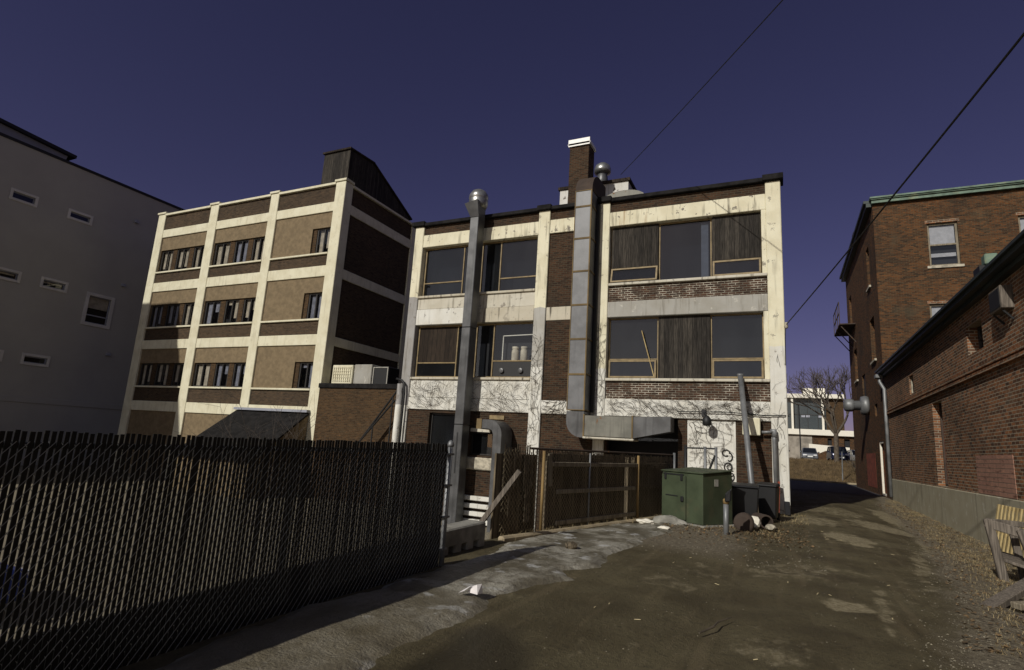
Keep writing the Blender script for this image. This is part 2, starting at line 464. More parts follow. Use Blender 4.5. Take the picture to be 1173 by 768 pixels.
def ellipse(x, y, cx, cy, a, b, rot=0.0):
    dx, dy = x - cx, y - cy; c, s_ = math.cos(rot), math.sin(rot)
    return ((dx*c + dy*s_) / a) ** 2 + ((-dx*s_ + dy*c) / b) ** 2
verge_edge = [(0, .8), (6.3, 1.35), (8.6, 1.78), (11.2, 2.2), (16.2, 2.9), (24, 3.6), (29, 3.6), (36, 4.6)]
gv, dry, verge, pud = [], [], [], []
for y in ys:
    for x in xs:
        z = gh(x, y); gv.append((x, y, z))
        d = 0.0; g = 0.0
        if -7 < x < 6 and 0 < y < 40:
            n1 = noise.noise((x*1.3, y*.9, 7)); n2 = noise.noise((x*5, y*4, 2)); n3 = noise.noise((x*.45, y*.3, 9))
            g = smooth((x - pw(verge_edge, y) + .22*n1 + .12*n2) / .45 + .5)
            for (cx, cy, a, b, rot, s_) in ((1.26, 15.1, .42, 1.0, .12, 1.0), (.61, 7.95, .26, .26, -.4, 1.0), (.1, 9.9, .5, .85, -.5, .42), (.75, 10.4, .5, .5, 0, .3),
                                          (1.03, 8.3, .085, 1.15, -.08, .62), (-1.34, 7.7, .45, .4, .3, .38), (-1.1, 8.9, .35, .8, .4, .3), (-.15, 5.7, .4, .5, 0, .34),
                                          (.75, 18.6, .7, 1.5, 0, .55), (2.4, 19.4, .8, 1.4, .2, .75), (2.95, 16.4, .22, 2.4, -.12, .8), (1.3, 22.5, 1.2, 1.3, 0, .5),
                                          (3.3, 24, .5, 3.0, 0, .8), (2.1, 12.2, .14, 2.2, -.14, .6)):
                e = ellipse(x, y, cx, cy, a, b, rot)
                d = max(d, s_ * smooth(1.35 - e*.9 + .9*n2 + .6*n1))
            d = max(d, .18 * smooth(n3*2 + n1*.6))
            # left margin: gravelly strip in front of the green box
            lm = smooth((-.55 - .9*smooth((y-9)/4) * 0 - x + .25*n1 + .15*n2) / .5) * smooth((y - 9.6) / 1.5)
            g = max(g, lm)
        elif x <= -7 and y < 40: d = .35
        dry.append(d); verge.append(g)
        pud.append(smooth(1.3 - ellipse(x, y, -2.15, 4.15, .42, .85, .1) + .8*noise.noise((x*2.5, y*1.8, 12))) if -4 < x < 0 and 1 < y < 7 else 0.0)
nx = len(xs)
gf = [(j*nx+i, j*nx+i+1, (j+1)*nx+i+1, (j+1)*nx+i) for j in range(len(ys)-1) for i in range(nx-1)]
gm = MB(); gm.v, gm.f = gv, gf
t = NT('wet dirt ground')
ad = t.n('ShaderNodeAttribute', attribute_name='dry').outputs['Fac']
av = t.n('ShaderNodeAttribute', attribute_name='verge').outputs['Fac']
ap = t.n('ShaderNodeAttribute', attribute_name='puddle').outputs['Fac']
x_, y_, z_ = t.xyz()
fine = t.noise(16, detail=8, rough=.7); mid = t.noise(1.3, detail=7, off=3); grit = t.noise(70, detail=3, rough=.7)
wet = t.mix(t.ramp(mid, .3, .7), (.060, .047, .023), (.100, .082, .043))
wet = t.mix(t.ramp(fine, .5, .7, 0, .75), wet, (.034, .027, .015))
trk = t.noise(1.5, stretch=(3.2, .22, 1), detail=5, off=5)
wet = t.mix(t.ramp(trk, .5, .72, 0, .55), wet, (.14, .11, .062))
wet = t.mix(t.ramp(grit, .64, .72, 0, .8), wet, (.22, .19, .13))
wet = t.mix(t.ramp(grit, .40, .30, 0, .7), wet, (.035, .028, .017))
dryc = t.mix(t.ramp(fine, .3, .7), (.125, .102, .055), (.30, .255, .165))
brk = t.noise(5.5, stretch=(1, .6, 1), detail=9, rough=.72, off=6)
adm = t.ramp(t.math('ADD', ad, t.math('MULTIPLY', t.math('SUBTRACT', brk, .5), 2.0)), .2, .8)
cg = t.mix(adm, wet, dryc)
gra = t.mix(t.ramp(fine, .3, .7), (.075, .06, .04), (.26, .22, .155))
gra = t.mix(t.ramp(grit, .62, .7), gra, (.36, .33, .27))
cg = t.mix(av, cg, gra)
cg = t.mix(t.math('MULTIPLY', ap, .75), cg, (.022, .018, .011))
bankc = t.mix(t.noise(.9, detail=8, rough=.7), (.075, .05, .026), (.15, .105, .05))
cg = t.mix(t.math('GREATER_THAN', y_, BANK_Y + .3), cg, bankc)
lotc = t.mix(t.noise(.5, detail=8), (.17, .145, .10), (.30, .26, .19))
cg = t.mix(t.math('LESS_THAN', z_, -1.0), cg, lotc)
rgh = t.math('SUBTRACT', t.math('ADD', t.ramp(mid, .35, .65, .62, .9), t.math('MULTIPLY', ad, .1)), t.math('MULTIPLY', ap, .5))
nb = t.bump(t.math('ADD', fine, t.math('MULTIPLY', grit, t.math('ADD', t.math('MULTIPLY', av, .8), .5))), .8, .03)
t.bsdf(cg, rgh, 0, nb, .3)
ground = gm.build('ground', t.m, shade=True)
for nm, arr in (('dry', dry), ('verge', verge), ('puddle', pud)):
    a = ground.data.attributes.new(nm, 'FLOAT', 'POINT'); a.data.foreach_set('value', arr)
tag(ground, 'brown dirt ground running from the camera to the horizon', 'ground', kind='structure')

# street, kerb, parking lot beyond
mb = MB()
for x0, x1 in zip(lines(-120, 120, 6), lines(-120, 120, 6)[1:] + [120]):
    for y0, y1 in ((37, 42), (42, 48), (48, 54.2)):
        mb.quad((x0, y0, gh(8, y0)+.02), (x1, y0, gh(8, y0)+.02), (x1, y1, gh(8, y1)+.02), (x0, y1, gh(8, y1)+.02))
tag(mb.build('street', M['asphalt']), 'dark asphalt street crossing the far end of the alley', 'street', kind='structure')
tag(MB().box(-120, 120, 54.2, 54.55, -.2, .14).build('kerb', M['kerb'], bevel=.03), 'tan kerb along the far side of the street', 'kerb', kind='structure')
tag(MB().quad((-120, 69.5, 1.765), (120, 69.5, 1.765), (120, 88, 1.765), (-120, 88, 1.765)).build('parking_lot', M['asphalt']), 'asphalt parking lot above the grass bank', 'parking lot', kind='structure')

# ------------------------------------------------------------------ the factory (nearest, middle of the photo)
FA = thing('factory_building', 'three storey brick and cream painted concrete factory with ducts on its front', 'factory', (-7.4, 20, 0))
F = face_front(20.0)
ZB = -1.75
for (a, b, z0, mk, nz) in ((-14.95, -14.48, ZB, 'pil1', 0), (-8.8, -8.3, ZB, 'pil2', 0), (-6.2, -5.79, ZB, 'pil3', 0), (-.28, .2, ZB, 'pil4', 0)):
    MB().box(a, b, 0, .5, z0, 11.08, F).build('pilaster', M[mk], FA, bevel=.02)
bays = ((-14.48, -8.8), (-8.3, -6.2), (-5.79, -.28))
for i, (a, b) in enumerate(bays):
    MB().box(a, b, .08, .45, 10.66, 11.07, F).build('parapet', M['brick_a'], FA)
    MB().box(a, b, .025, .45, 10.08, 10.66, F).build('band', M['cream_rust' if i else 'cream'], FA, bevel=.015)
    MB().box(a, b, .025, .45, 2.8, 3.42 if i == 2 else 3.3, F).build('band', M['white'], FA, bevel=.015)
# left bay spandrels
MB().box(-14.48, -11.5, .06, .45, 7.18, 7.68, F).build('spandrel', M['white_dirty'], FA, bevel=.012)
MB().box(-14.48, -11.5, .02, .45, 6.47, 7.165, F).build('band', M['white'], FA, bevel=.015)
MB().box(-11.5, -8.8, .05, .45, 7.08, 7.68, F).build('spandrel', M['white_dirty'], FA, bevel=.012)
MB().box(-11.5, -8.8, .015, .45, 6.47, 7.07, F).build('band', M['grey_stain'], FA, bevel=.015)
MB().box(-14.48, -8.8, .06, .45, 3.315, 4.07, F).build('spandrel', M['white'], FA, bevel=.012)
for z, dd in ((7.68, -.03), (4.07, -.03)):
    MB().box(-14.48, -8.8, dd, .4, z, z+.1, F).build('sill', M['grey_stain'], FA, bevel=.015)
    MB().box(-5.79, -.28, dd, .4, z, z+.1, F).build('sill', M['white_dirty'], FA, bevel=.015)
# middle bay brick with grey band
MB().box(-8.3, -6.2, .10, .45, 6.99, 10.08, F).build('brick_panel', M['brick_a'], FA)
MB().box(-8.3, -6.2, .07, .45, 6.45, 6.99, F).build('band', M['grey_stain'], FA, bevel=.015)
MB().box(-8.3, -6.2, .10, .45, 3.3, 6.45, F).build('brick_panel', M['brick_a'], FA)
MB().box(-8.3, -6.2, .10, .45, ZB, 2.8, F).build('brick_panel', M['brick_a'], FA)
# right bay
MB().box(-5.79, -.28, .09, .45, 7.06, 7.68, F).build('spandrel', M['brick_a_pointed'], FA)
MB().box(-5.79, -.28, .02, .45, 6.46, 7.06, F).build('band', M['grey_band'], FA, bevel=.02)
MB().box(-5.79, -.28, .09, .45, 3.42, 4.07, F).build('spandrel', M['brick_a_pointed'], FA)
for z0, z1 in ((7.78, 10.08), (4.17, 6.46)):
    MB().box(-.43, -.28, .03, .45, z0, z1, F).build('jamb', M['cream'], FA, bevel=.01)
# ground floor
mb = MB(); mb.wall(lambda u, d, z: F(u, d+.1, z), -14.48, -8.8, ZB, 2.8, [(-13.38, -11.9, -.2, 2.68), (-11.36, -10.34, 1.06, 1.97)], .3)
mb.build('brick_wall', M['brick_a'], FA)
mb = MB(); mb.wall(lambda u, d, z: F(u, d+.1, z), -5.79, -.28, ZB, 2.8, [(-5.7, -3.2, .9, 2.78), (-2.9, -1.35, .35, 2.79)], .3)
mb.build('brick_wall', M['brick_a'], FA)
MB().box(-2.9, -1.35, .13, .4, .3, 2.79, F).build('white_door_panel', M['white'], FA, bevel=.01)
MB().box(-11.5, -10.2, -.02, .3, .5, .98, F).build('stone_sill', M['stone'], FA, bevel=.04)
for z in (-.66, -.95, -1.24, -1.53):
    MB().box(-11.9, -9.3, -.12, .09, z, z+.17, F).build('white_base_course', M['white'], FA, bevel=.02)
# coping with caps over the pilasters
MB().box(-15.06, .26, -.08, .5, 11.08, 11.24, F).build('coping', M['coping'], FA, bevel=.02)
for a, b in ((-15.1, -14.42), (-8.86, -8.24), (-6.26, -5.73), (-.36, .3)):
    MB().box(a, b, -.13, .56, 11.1, 11.31, F).build('coping_cap', M['coping'], FA, bevel=.015)
# side, back, roof, dark inside
MB().box(-14.9, -14.7, 20.5, 38, ZB, 11.06).build('side_wall', M['brick_a'], FA)
mb = MB(); mb.wall(face_right(.16), 20.5, 38, -.3, 11.06, [(23, 26, 7.8, 10), (29, 32, 7.8, 10), (23, 26, 4.2, 6.4), (29, 32, 4.2, 6.4)], .3)
mb.build('side_wall', M['brick_a'], FA)
MB().box(-14.7, .1, 37.8, 38, ZB, 11.05).build('back_wall', M['brick_a'], FA)
MB().box(-14.7, .1, 20.45, 37.8, 10.72, 10.85).build('roof', M['coping'], FA)
MB().box(-14.6, -.2, 21.1, 37.6, ZB, 10.7).build('interior_wall', M['interior'], FA)

def window(root, m, u0, u1, z0, z1, d, glass, frame, fw=.06, bars=(), name='window'):
    mb = MB().frame(m, u0, u1, z0, z1, fw, d, d+.08)
    for kind, v, a, b in bars:
        if kind == 'h': mb.box(a, b, d+.003, d+.077, v-fw*.45, v+fw*.45, m)
        else: mb.box(v-fw*.45, v+fw*.45, d+.004, d+.076, a, b, m)
    w = mb.build(name, frame, root, bevel=.006)
    a_, b_, c_, e_ = u0+fw*.5, u1-fw*.5, z0+fw*.5, z1-fw*.5
    MB().quad(m(a_, d+.04, c_), m(b_, d+.04, c_), m(b_, d+.04, e_), m(a_, d+.04, e_)).build('pane', glass, w)
    return w

# left bay windows, top and middle floors
w = window(FA, F, -14.42, -11.62, 7.79, 10.07, .26, M['glass'], M['frame_gold'], .06, [('v', -12.4, 7.8, 10.05), ('h', 8.43, -14.4, -12.42)])
w = window(FA, F, -11.5, -8.82, 7.79, 10.07, .26, M['glass'], M['frame_gold'], .06, [('v', -10.58, 7.8, 10.05), ('h', 8.4, -10.55, -8.84)])
w = window(FA, F, -14.42, -11.62, 4.18, 6.46, .26, M['glass'], M['frame_gold'], .06, [('v', -12.4, 4.2, 6.44), ('h', 4.82, -14.4, -12.42)])
MB().box(-14.36, -12.44, .285, .30, 4.86, 6.4, F).build('wood_panel', M['board_brown'], w)
w = window(FA, F, -11.5, -8.82, 4.18, 6.46, .26, M['glass_clear'], M['frame_gold'], .06, [('v', -10.66, 4.2, 6.44), ('h', 4.88, -10.63, -8.84)])
MB().box(-10.61, -8.88, .285, .30, 4.24, 4.85, F).build('black_panel', M['trim_black'], w)
for u in (-10.2, -9.35): MB().lathe(F(u, .25, 4.48), [(.05, -.06), (.1, -.05), (.1, .03)], 12, 'y').build('round_vent', M['galv'], w)
mb = MB().bar(F(-10.3, .42, 5.95), F(-8.9, .42, 5.98), .035, .035).bar(F(-10.28, .42, 4.9), F(-10.28, .42, 5.96), .035, .035)
mb.build('white_rod', M['office_white'], w)
# the jars behind that window stand on a shelf
shelf = MB().box(-10.6, -8.9, .42, .75, 4.84, 4.88, F).build('shelf', M['frame_gold'], w)
for k, u in enumerate((-9.78, -9.38)):
    tj = MB().lathe(F(u, .58, 4.885), [(.12, 0), (.15, .05), (.15, .45), (.12, .52), (.14, .54), (.14, .62)], 16).build('storage_jar', M['curtain'], None, shade=True)
    tag(tj, ('left' if k == 0 else 'right') + ' one of two pale jars standing inside the middle floor factory window', 'jar', 'jars in the factory window')
# right bay, top floor
w = window(FA, F, -5.77, -.43, 7.79, 10.07, .26, M['glass'], M['frame_gold'], .05, [('v', -3.92, 7.8, 10.05), ('v', -2.1, 7.8, 10.05)])
MB().box(-5.72, -3.96, .20, .29, 8.42, 10.05, F).build('wood_panel', M['board'], w)
MB().box(-2.06, -.46, .19, .29, 8.42, 10.05, F).build('wood_panel', M['board'], w)
MB().box(-2.45, -2.2, .36, .40, 7.84, 9.98, F).build('curtain', M['blind'], w)
def tilt_sash(par, u0, u1, z0, z1, d, out):
    def m(u, dd, z): return F(u, d + dd - out * (1 - (z - z0) / (z1 - z0)), z)
    s_ = MB().frame(m, u0, u1, z0, z1, .06, -.03, .03).build('vent_sash', M['frame_gold'], par)
    MB().quad(m(u0+.05, 0, z0+.05), m(u1-.05, 0, z0+.05), m(u1-.05, 0, z1-.05), m(u0+.05, 0, z1-.05)).build('vent_pane', M['glass'], s_)
tilt_sash(w, -5.72, -3.97, 7.83, 8.40, .2, .14)
tilt_sash(w, -2.04, -.47, 7.83, 8.40, .2, .03)
# right bay, middle floor
w = window(FA, F, -5.77, -.43, 4.18, 6.46, .26, M['glass'], M['frame_gold'], .05, [('v', -3.95, 4.2, 6.44), ('v', -2.11, 4.2, 6.44), ('h', 4.9, -5.75, -3.97), ('h', 4.9, -2.09, -.45)])
MB().box(-3.92, -2.14, .19, .29, 4.2, 6.44, F).build('wood_panel', M['board'], w)
tilt_sash(w, -5.73, -3.99, 4.21, 4.86, .22, .02); tilt_sash(w, -2.08, -.47, 4.21, 4.86, .22, .02)
MB().bar(F(-4.52, .18, 5.95), F(-4.05, .2, 4.22), .045, .03).build('wooden_prop', M['wood_yellow'], w)
# ground floor windows
window(FA, F, -13.37, -11.91, -.19, 2.67, .25, M['glass'], M['frame_dark'], .06)
window(FA, F, -11.35, -10.35, 1.07, 1.96, .25, M['glass'], M['frame_dark'], .05)
MB().box(-10.5, -9.85, .05, .2, 2.5, 2.66, F).build('lintel', M['frame_gold'], FA)
MB().box(-11.3, -10.4, .02, .3, 1.98, 2.12, F).build('lintel', M['white_dirty'], FA)
# roof features
ch = MB().box(-7.95, -7.08, 21, 21.75, 10.8, 14.4).build('chimney', M['brick_chim'], FA, bevel=.015)
mb = MB().box(-8.02, -7.02, 20.93, 21.82, 14.4, 14.48).box(-8.0, -7.04, 20.93, 20.97, 14.34, 14.66).box(-7.99, -7.03, 20.97, 21.8, 14.48, 14.56)
mb.build('chimney_cap', M['tin_white'], ch)
ph = MB().box(-9.1, -5.86, 23, 25.6, 10.85, 13.42).build('rooftop_penthouse', M['plaster_peel'], FA)
MB().box(-9.18, -5.78, 22.93, 25.68, 13.42, 13.56).build('penthouse_coping', M['board_brown'], ph)
mb = MB()
poly = [(-6.75 + .95 + .95*math.cos(a), 10.86 + (0 if k in (0, 12) else 1.2) + .45*math.sin(a)) for k, a in enumerate([math.pi*i/12 for i in range(13)])]
mb.prism(poly, 22.0, 22.6, lambda u, d, z: (u, d, z)); mb.build('rooftop_hood', M['galv_rusty'], FA)
vt = MB().lathe((-7.22, 23.5, 13.5), [(.28, 0), (.26, .4), (.22, .75), (.25, .78)], 18).build('roof_vent_stem', M['galv'], ph, shade=True)
MB().lathe((-7.22, 23.5, 14.2), [(.2, -.02), (.38, .04), (.40, .2), (.33, .40), (.18, .52), (.02, .56)], 20).build('roof_vent_cap', M['steel'], ph, shade=True)

# ------------------------------------------------------------------ ducts and fittings on the factory front
D1 = thing('exhaust_duct', 'tall narrow galvanised duct rising from the ground to a round cap left of the windows', 'duct', (-11.4, 19.5, -1.6))
for z0, z1 in ((-1.6, 2.2), (2.215, 6.1), (6.115, 10.85)):
    MB().box(-11.6, -11.2, 19.2, 19.75, z0, z1).build('duct_section', M['galv'], D1, bevel=.02)
MB().box(-11.44, -11.38, 19.192, 19.21, .35, 1.9).build('dark_slot', M['trim_black'], D1)
MB().hexa([(-11.6, 19.2, 10.85), (-11.2, 19.2, 10.85), (-11.2, 19.75, 10.85), (-11.6, 19.75, 10.85), (-11.83, 19.0, 11.42), (-11.2, 19.0, 11.55), (-11.2, 19.75, 11.55), (-11.75, 19.75, 11.5)]).build('flared_top', M['galv'], D1, bevel=.01)
MB().lathe((-11.47, 19.55, 11.35), [(.3, 0), (.36, .05), (.41, .15), (.41, .36), (.40, .42), (.42, .45), (.40, .62), (.30, .78), (.16, .86), (.03, .88)], 24).build('round_cap', M['steel'], D1, shade=True)

D2 = thing('ventilation_duct', 'wide square grey duct with rusty seams running up the factory and along its base', 'duct', (-6.6, 19.6, 0))
zs_ = [2.9, 4.2, 5.5, 6.79, 8.09, 9.39, 10.68, 11.35]
for z0, z1 in zip(zs_, zs_[1:]):
    s_ = MB().box(-6.95, -6.3, 19.2, 19.95, z0+.006, z1-.006).build('duct_section', M['galv_rust'], D2, bevel=.015)
    mb = MB().frame(face_front(19.18), -6.955, -6.295, z0+.004, z1-.004, .03, 0, .019)
    mb.box(-6.299, -6.275, 19.2, 19.955, z0+.004, z0+.05); mb.box(-6.3, -6.28, 19.185, 19.22, z0, z1)
    mb.build('rusty_flange', M['seam'], s_)
arc = [(-6.3, 2.87)] + [(-6.95, 2.87)] + [(-6.95 + .55 - .55*math.cos(a), 2.52 - .56*math.sin(a)) for a in [math.pi/2*i/8 for i in range(9)]] + [(-6.3, 1.96)]
MB().prism(arc, 19.2, 19.95, IDENT).build('elbow', M['galv'], D2)
MB().box(-6.285, -4.58, 19.2, 19.95, 2.02, 2.74).build('horizontal_run', M['galv_rusty'], D2, bevel=.012)
mb = MB(); mb.prism([(-4.55, 2.02), (-3.3, 2.3), (-3.3, 2.8), (-4.55, 2.74)], 19.2, 19.95, IDENT); mb.build('tapered_end', M['galv'], D2)
MB().box(-6.3, -4.5, 19.12, 19.95, 1.93, 2.0).build('bottom_flange', M['white_dirty'], D2, bevel=.02)
for u in (-6.29, -4.565): MB().box(u-.025, u+.025, 19.17, 19.96, 1.98, 2.78).build('rusty_flange', M['seam'], D2)
arc = [(19.2, 11.36), (19.95, 11.36), (20.2, 11.45), (20.95, 11.45), (20.95, 12.2), (20.2, 12.2)] + [(20.2 - 1.0*math.sin(a), 11.36 + .84*math.cos(a)) for a in [math.pi/2*i/8 for i in range(1, 8)]]
MB().prism(arc, -6.95, -6.28, lambda u, d, z: (d, u, z)).build('top_elbow', M['rust'], D2)
mb = MB().box(-6.27, -6.16, 19.85, 19.98, 2.9, 11.0).build('side_conduit', M['steel_dark'], D2)

D3 = thing('wall_duct', 'small curved duct elbow leaving the factory wall above the wooden fence', 'duct', (-9.8, 19.5, 1))
co = (-9.95, 1.9)
arc = [(-10.45, 2.44), (-9.95, 2.44)] + [(-9.95 + .55*math.sin(a), 1.89 + .55*math.cos(a)) for a in [math.pi/2*i/8 for i in range(1, 9)]] + [(-9.4, -1.6), (-9.75, -1.6), (-9.75, 1.9), (-9.82, 2.05), (-9.95, 2.1), (-10.45, 2.1)]
MB().prism(arc, 19.0, 19.95, IDENT).build('elbow', M['galv'], D3)
MB().box(-10.47, -10.25, 18.97, 19.97, 2.08, 2.46).build('rusty_collar', M['seam'], D3)

tag(MB().box(-1.13, -.6, 19.78, 20.08, 2.33, 2.88).build('electrical_box', M['cream'], None, bevel=.02), 'cream electrical box on the brick beside the white door panel', 'box')
lampw = thing('wall_lamp', 'dark hooded lamp fixed above the white door panel', 'lamp', (-2.25, 20, 2.9))
MB().box(-2.4, -2.28, 19.9, 20.03, 2.88, 3.12).build('bracket', M['steel_dark'], lampw)
MB().tube([(-2.32, 19.93, 3.0), (-2.28, 19.7, 3.0), (-2.22, 19.62, 2.9)], .03, 8).build('arm', M['steel_dark'], lampw)
MB().lathe((-2.2, 19.62, 2.56), [(.10, 0), (.14, .05), (.15, .2), (.08, .3), (.05, .34)], 14).build('lamp_head', M['steel_dark'], lampw, shade=True)
dp = thing('drain_pipe', 'white painted drain pipe with elbow running down beside the right corner pilaster', 'pipe', (-.4, 19.9, 0))
MB().tube([(-.56, 19.88, 2.44), (-.25, 19.88, 2.46)], .045, 10).build('horizontal_pipe', M['pole'], dp, shade=True)
MB().tube([(-.2, 19.86, 2.52), (-.2, 19.86, 2.2), (-.18, 19.86, .02)], .07, 10).build('vertical_pipe', M['pole'], dp, shade=True)
MB().tube([(-.3, 19.86, 2.47), (-.2, 19.86, 2.5), (-.19, 19.86, 2.3)], .09, 10).build('elbow', M['pole'], dp, shade=True)
tag(MB().tube([(-.69, 17.0, 0), (-.92, 18.4, 2.1), (-1.17, 19.88, 4.25)], .085, 12).lathe((-1.175, 19.9, 4.25), [(.1, 0), (.1, .07)], 12).build('steel_pole', M['pole'], None, shade=True), 'long grey steel pole leaning against the factory above the black bins', 'pole')
bp = thing('vent_pipe', 'cream pipe with a hooked top standing at the left corner pilaster of the factory', 'pipe', (-14.8, 19.9, -1.6))
MB().tube([(-14.62, 19.85, -1.6), (-14.6, 19.85, 3.5), (-14.64, 19.85, 3.85), (-14.78, 19.85, 4.0), (-15.08, 19.85, 4.07)], .05, 10).build('hooked_pipe', M['steel_dark'], bp, shade=True)
MB().tube([(-14.9, 19.9, -1.6), (-14.88, 19.9, 3.85)], .13, 12).build('cream_sleeve', M['pil1'], bp, shade=True)
tag(MB().tube([(-3.2, 19.93, 3.02), (-1.6, 19.93, 3.05), (-.5, 19.93, 2.98), (.12, 19.93, 3.0), (.24, 20.2, 3.0)], .018, 6).build('wall_cable', M['cable']), 'black cable stapled along the low white band of the factory', 'cable')
mb = MB()
def loop(cx, cz, rx, rz, a0, a1, n=14): return [(cx + rx*math.cos(R(lerp(a0, a1, i/n))), 20.115, cz + rz*math.sin(R(lerp(a0, a1, i/n)))) for i in range(n+1)]
mb.tube(loop(-1.66, 1.72, .12, .10, 20, 300), .022, 5); mb.tube(loop(-1.56, 1.6, .09, .13, 100, -120), .022, 5)
mb.tube(loop(-1.6, 1.27, .12, .14, 0, 360), .024, 5); mb.tube(loop(-1.57, 1.27, .07, .08, 0, 360), .016, 5); mb.tube(loop(-1.52, .96, .10, .13, 40, 400), .022, 5)
mb.tube([(-1.62, 20.115, 1.1), (-1.5, 20.115, .9), (-1.4, 20.115, .62)], .022, 5); mb.tube([(-1.66, 20.115, .85), (-1.45, 20.115, 1.02)], .018, 5)
mb.build('graffiti', M['trim_black'], FA)
# ------------------------------------------------------------------ the cream framed block on the left
FB = thing('office_block', 'four storey block with cream concrete frame and tan stucco panels left of the factory', 'building', (-30, 22, 0))
B = face_front(22.0)
pil = ((-37.95, -37.2), (-32.66, -31.9), (-27.3, -26.62), (-22.22, -21.5))
for a, b in pil: MB().box(a, b, 0, .6, ZB, 15.42, B).build('pilaster', M['cream_b'], FB, bevel=.02)
bbays = ((-37.2, -32.66), (-31.9, -27.3), (-26.62, -22.22))
bands = ((13.72, 14.27), (9.94, 10.55), (6.12, 6.70), (2.24, 2.84))
rows = ((11.3, 12.82), (7.56, 9.06), (3.78, 5.22))
for k, (a, b) in enumerate(bbays):
    MB().box(a, b, .10, .5, 14.27, 15.28, B).build('parapet', M['brick_b'], FB)
    for z0, z1 in bands: MB().box(a, b, .03, .5, z0, z1, B).build('band', M['cream_b'], FB, bevel=.015)
    for (z0, z1), (bl, bt) in zip(rows, ((10.55, 13.72), (6.70, 9.94), (2.84, 6.12))):
        MB().box(a, b, .10, .5, bl, z0-.1, B).build('brick_panel', M['brick_b'], FB)
        MB().box(a, b, -.02, .4, z0-.1, z0, B).build('sill', M['cream_b'], FB, bevel=.01)
        mbw = MB()
        ops = [(b-1.42, b-.03)] if k == 2 else [(a+.05, b-.06)]
        mbw.wall(lambda u, d, z: B(u, d+.11, z), a, b, z0, bt, [(ops[0][0], ops[0][1], z0, z1)], .3)
        mbw.build('stucco_panel', M['stucco'], FB)
        if k == 2: units = [(b-1.12, b-.05)]; piers = [(b-1.42, b-1.14)]
        else:
            W = b - a - .11; u0 = a + .05
            fr = ((0, .262), (.358, .635), (.735, 1.0)) if k == 0 else ((0, .30), (.40, .66), (.75, 1.0))
            units = [(u0 + W*p, u0 + W*q) for p, q in fr]
            piers = [(u0 + W*fr[i][1] + .01, u0 + W*fr[i+1][0] - .01) for i in range(2)]
        for p, q in piers: MB().box(p, q, .2, .4, z0, z1, B).build('brick_pier', M['brick_annex'], FB)
        for ui, (p, q) in enumerate(units):
            wn = window(FB, B, p, q, z0+.002, z1-.002, .22, M['glass_b'], M['frame_dark'], .085, [('v', (p+q)/2, z0, z1)])
            rr = RND.random(); cm = M['curtain'] if rr < .55 else M['curtain_blue']
            mbc = MB(); mid_ = (p+q)/2
            for (c0, c1) in ((p+.12, mid_-.1), (mid_+.1, q-.1)):
                drop_ = RND.choice((0, 0, .25, .55, .8)) if k else RND.choice((0, 0, .2))
                w_ = (c1-c0) * RND.choice((1, .8, .9, 1.0))
                nseg = 7
                for sgm in range(nseg):
                    ua, ub = c0 + w_*sgm/nseg, c0 + w_*(sgm+1)/nseg
                    da, db = .36 + .03*(sgm % 2), .36 + .03*((sgm+1) % 2)
                    zb = z0 + (z1-z0)*drop_
                    mbc.quad(B(ua, da, zb), B(ub, db, zb), B(ub, db, z1-.05), B(ua, da, z1-.05))
            mbc.build('curtain', cm, wn)
    MB().box(a, b, .11, .5, ZB, 2.24, B).build('stucco_panel', M['stucco'], FB)
mb = MB().box(-37.2, -32.66, -.05, .6, 15.28, 15.42, B).box(-31.9, -27.3, -.05, .6, 15.28, 15.42, B).box(-26.62, -22.22, -.05, .6, 15.28, 15.42, B)
mb.build('coping', M['cream_b'], FB, bevel=.01)
for a, b in pil: MB().box(a-.06, b+.06, -.07, .64, 15.42, 15.55, B).build('coping_cap', M['cream_b'], FB, bevel=.01)
# right side wall, in shade
S = face_right(-21.5)
for a, b in ((22.02, 22.62), (28.4, 29.1)): MB().box(a, b, 0, .5, ZB, 15.4, lambda u, d, z: S(u, d+.003, z)).build('side_pilaster', M['cream_b'], FB, bevel=.01)
for z0, z1 in ((13.66, 14.22), (9.9, 10.45), (6.16, 6.65)): MB().box(22.62, 28.4, .02, .4, z0, z1, S).build('side_band', M['cream_b'], FB, bevel=.01)
for z0, z1 in ((14.22, 15.25), (10.45, 13.66), (6.65, 9.9), (ZB, 6.16)): MB().box(22.62, 28.4, .1, .4, z0, z1, S).build('side_brick_panel', M['brick_b'], FB)
MB().box(22.62, 29.15, -.05, .5, 15.25, 15.38, S).build('side_coping', M['cream_b'], FB)
MB().box(-37.9, -22.0, 22.9, 29.1, ZB, 15.2).build('interior_wall', M['interior'], FB)
MB().box(-37.95, -21.55, 29.1, 29.3, ZB, 15.3).build('back_wall', M['brick_b'], FB)
MB().box(-37.95, -37.75, 22.6, 29.1, ZB, 15.3).build('left_wall', M['brick_b'], FB)
MB().box(-37.7, -22.0, 22.7, 29.05, 15.2, 15.24).build('roof', M['coping'], FB)
pt = MB(); pt.prism([(22.3, 15.3), (28.3, 15.3), (28.3, 15.7), (24.3, 17.6), (22.3, 17.5)], -23.7, -21.75, lambda u, d, z: (d, u, z))
pt = pt.build('rooftop_shed', M['board'], FB)
mb = MB().bar((-22.72, 22.2, 17.56), (-22.72, 24.35, 17.68), 2.1, .1).bar((-22.72, 24.3, 17.67), (-22.72, 28.5, 15.72), 2.1, .1)
mb.build('shed_roof', M['board_brown'], pt)
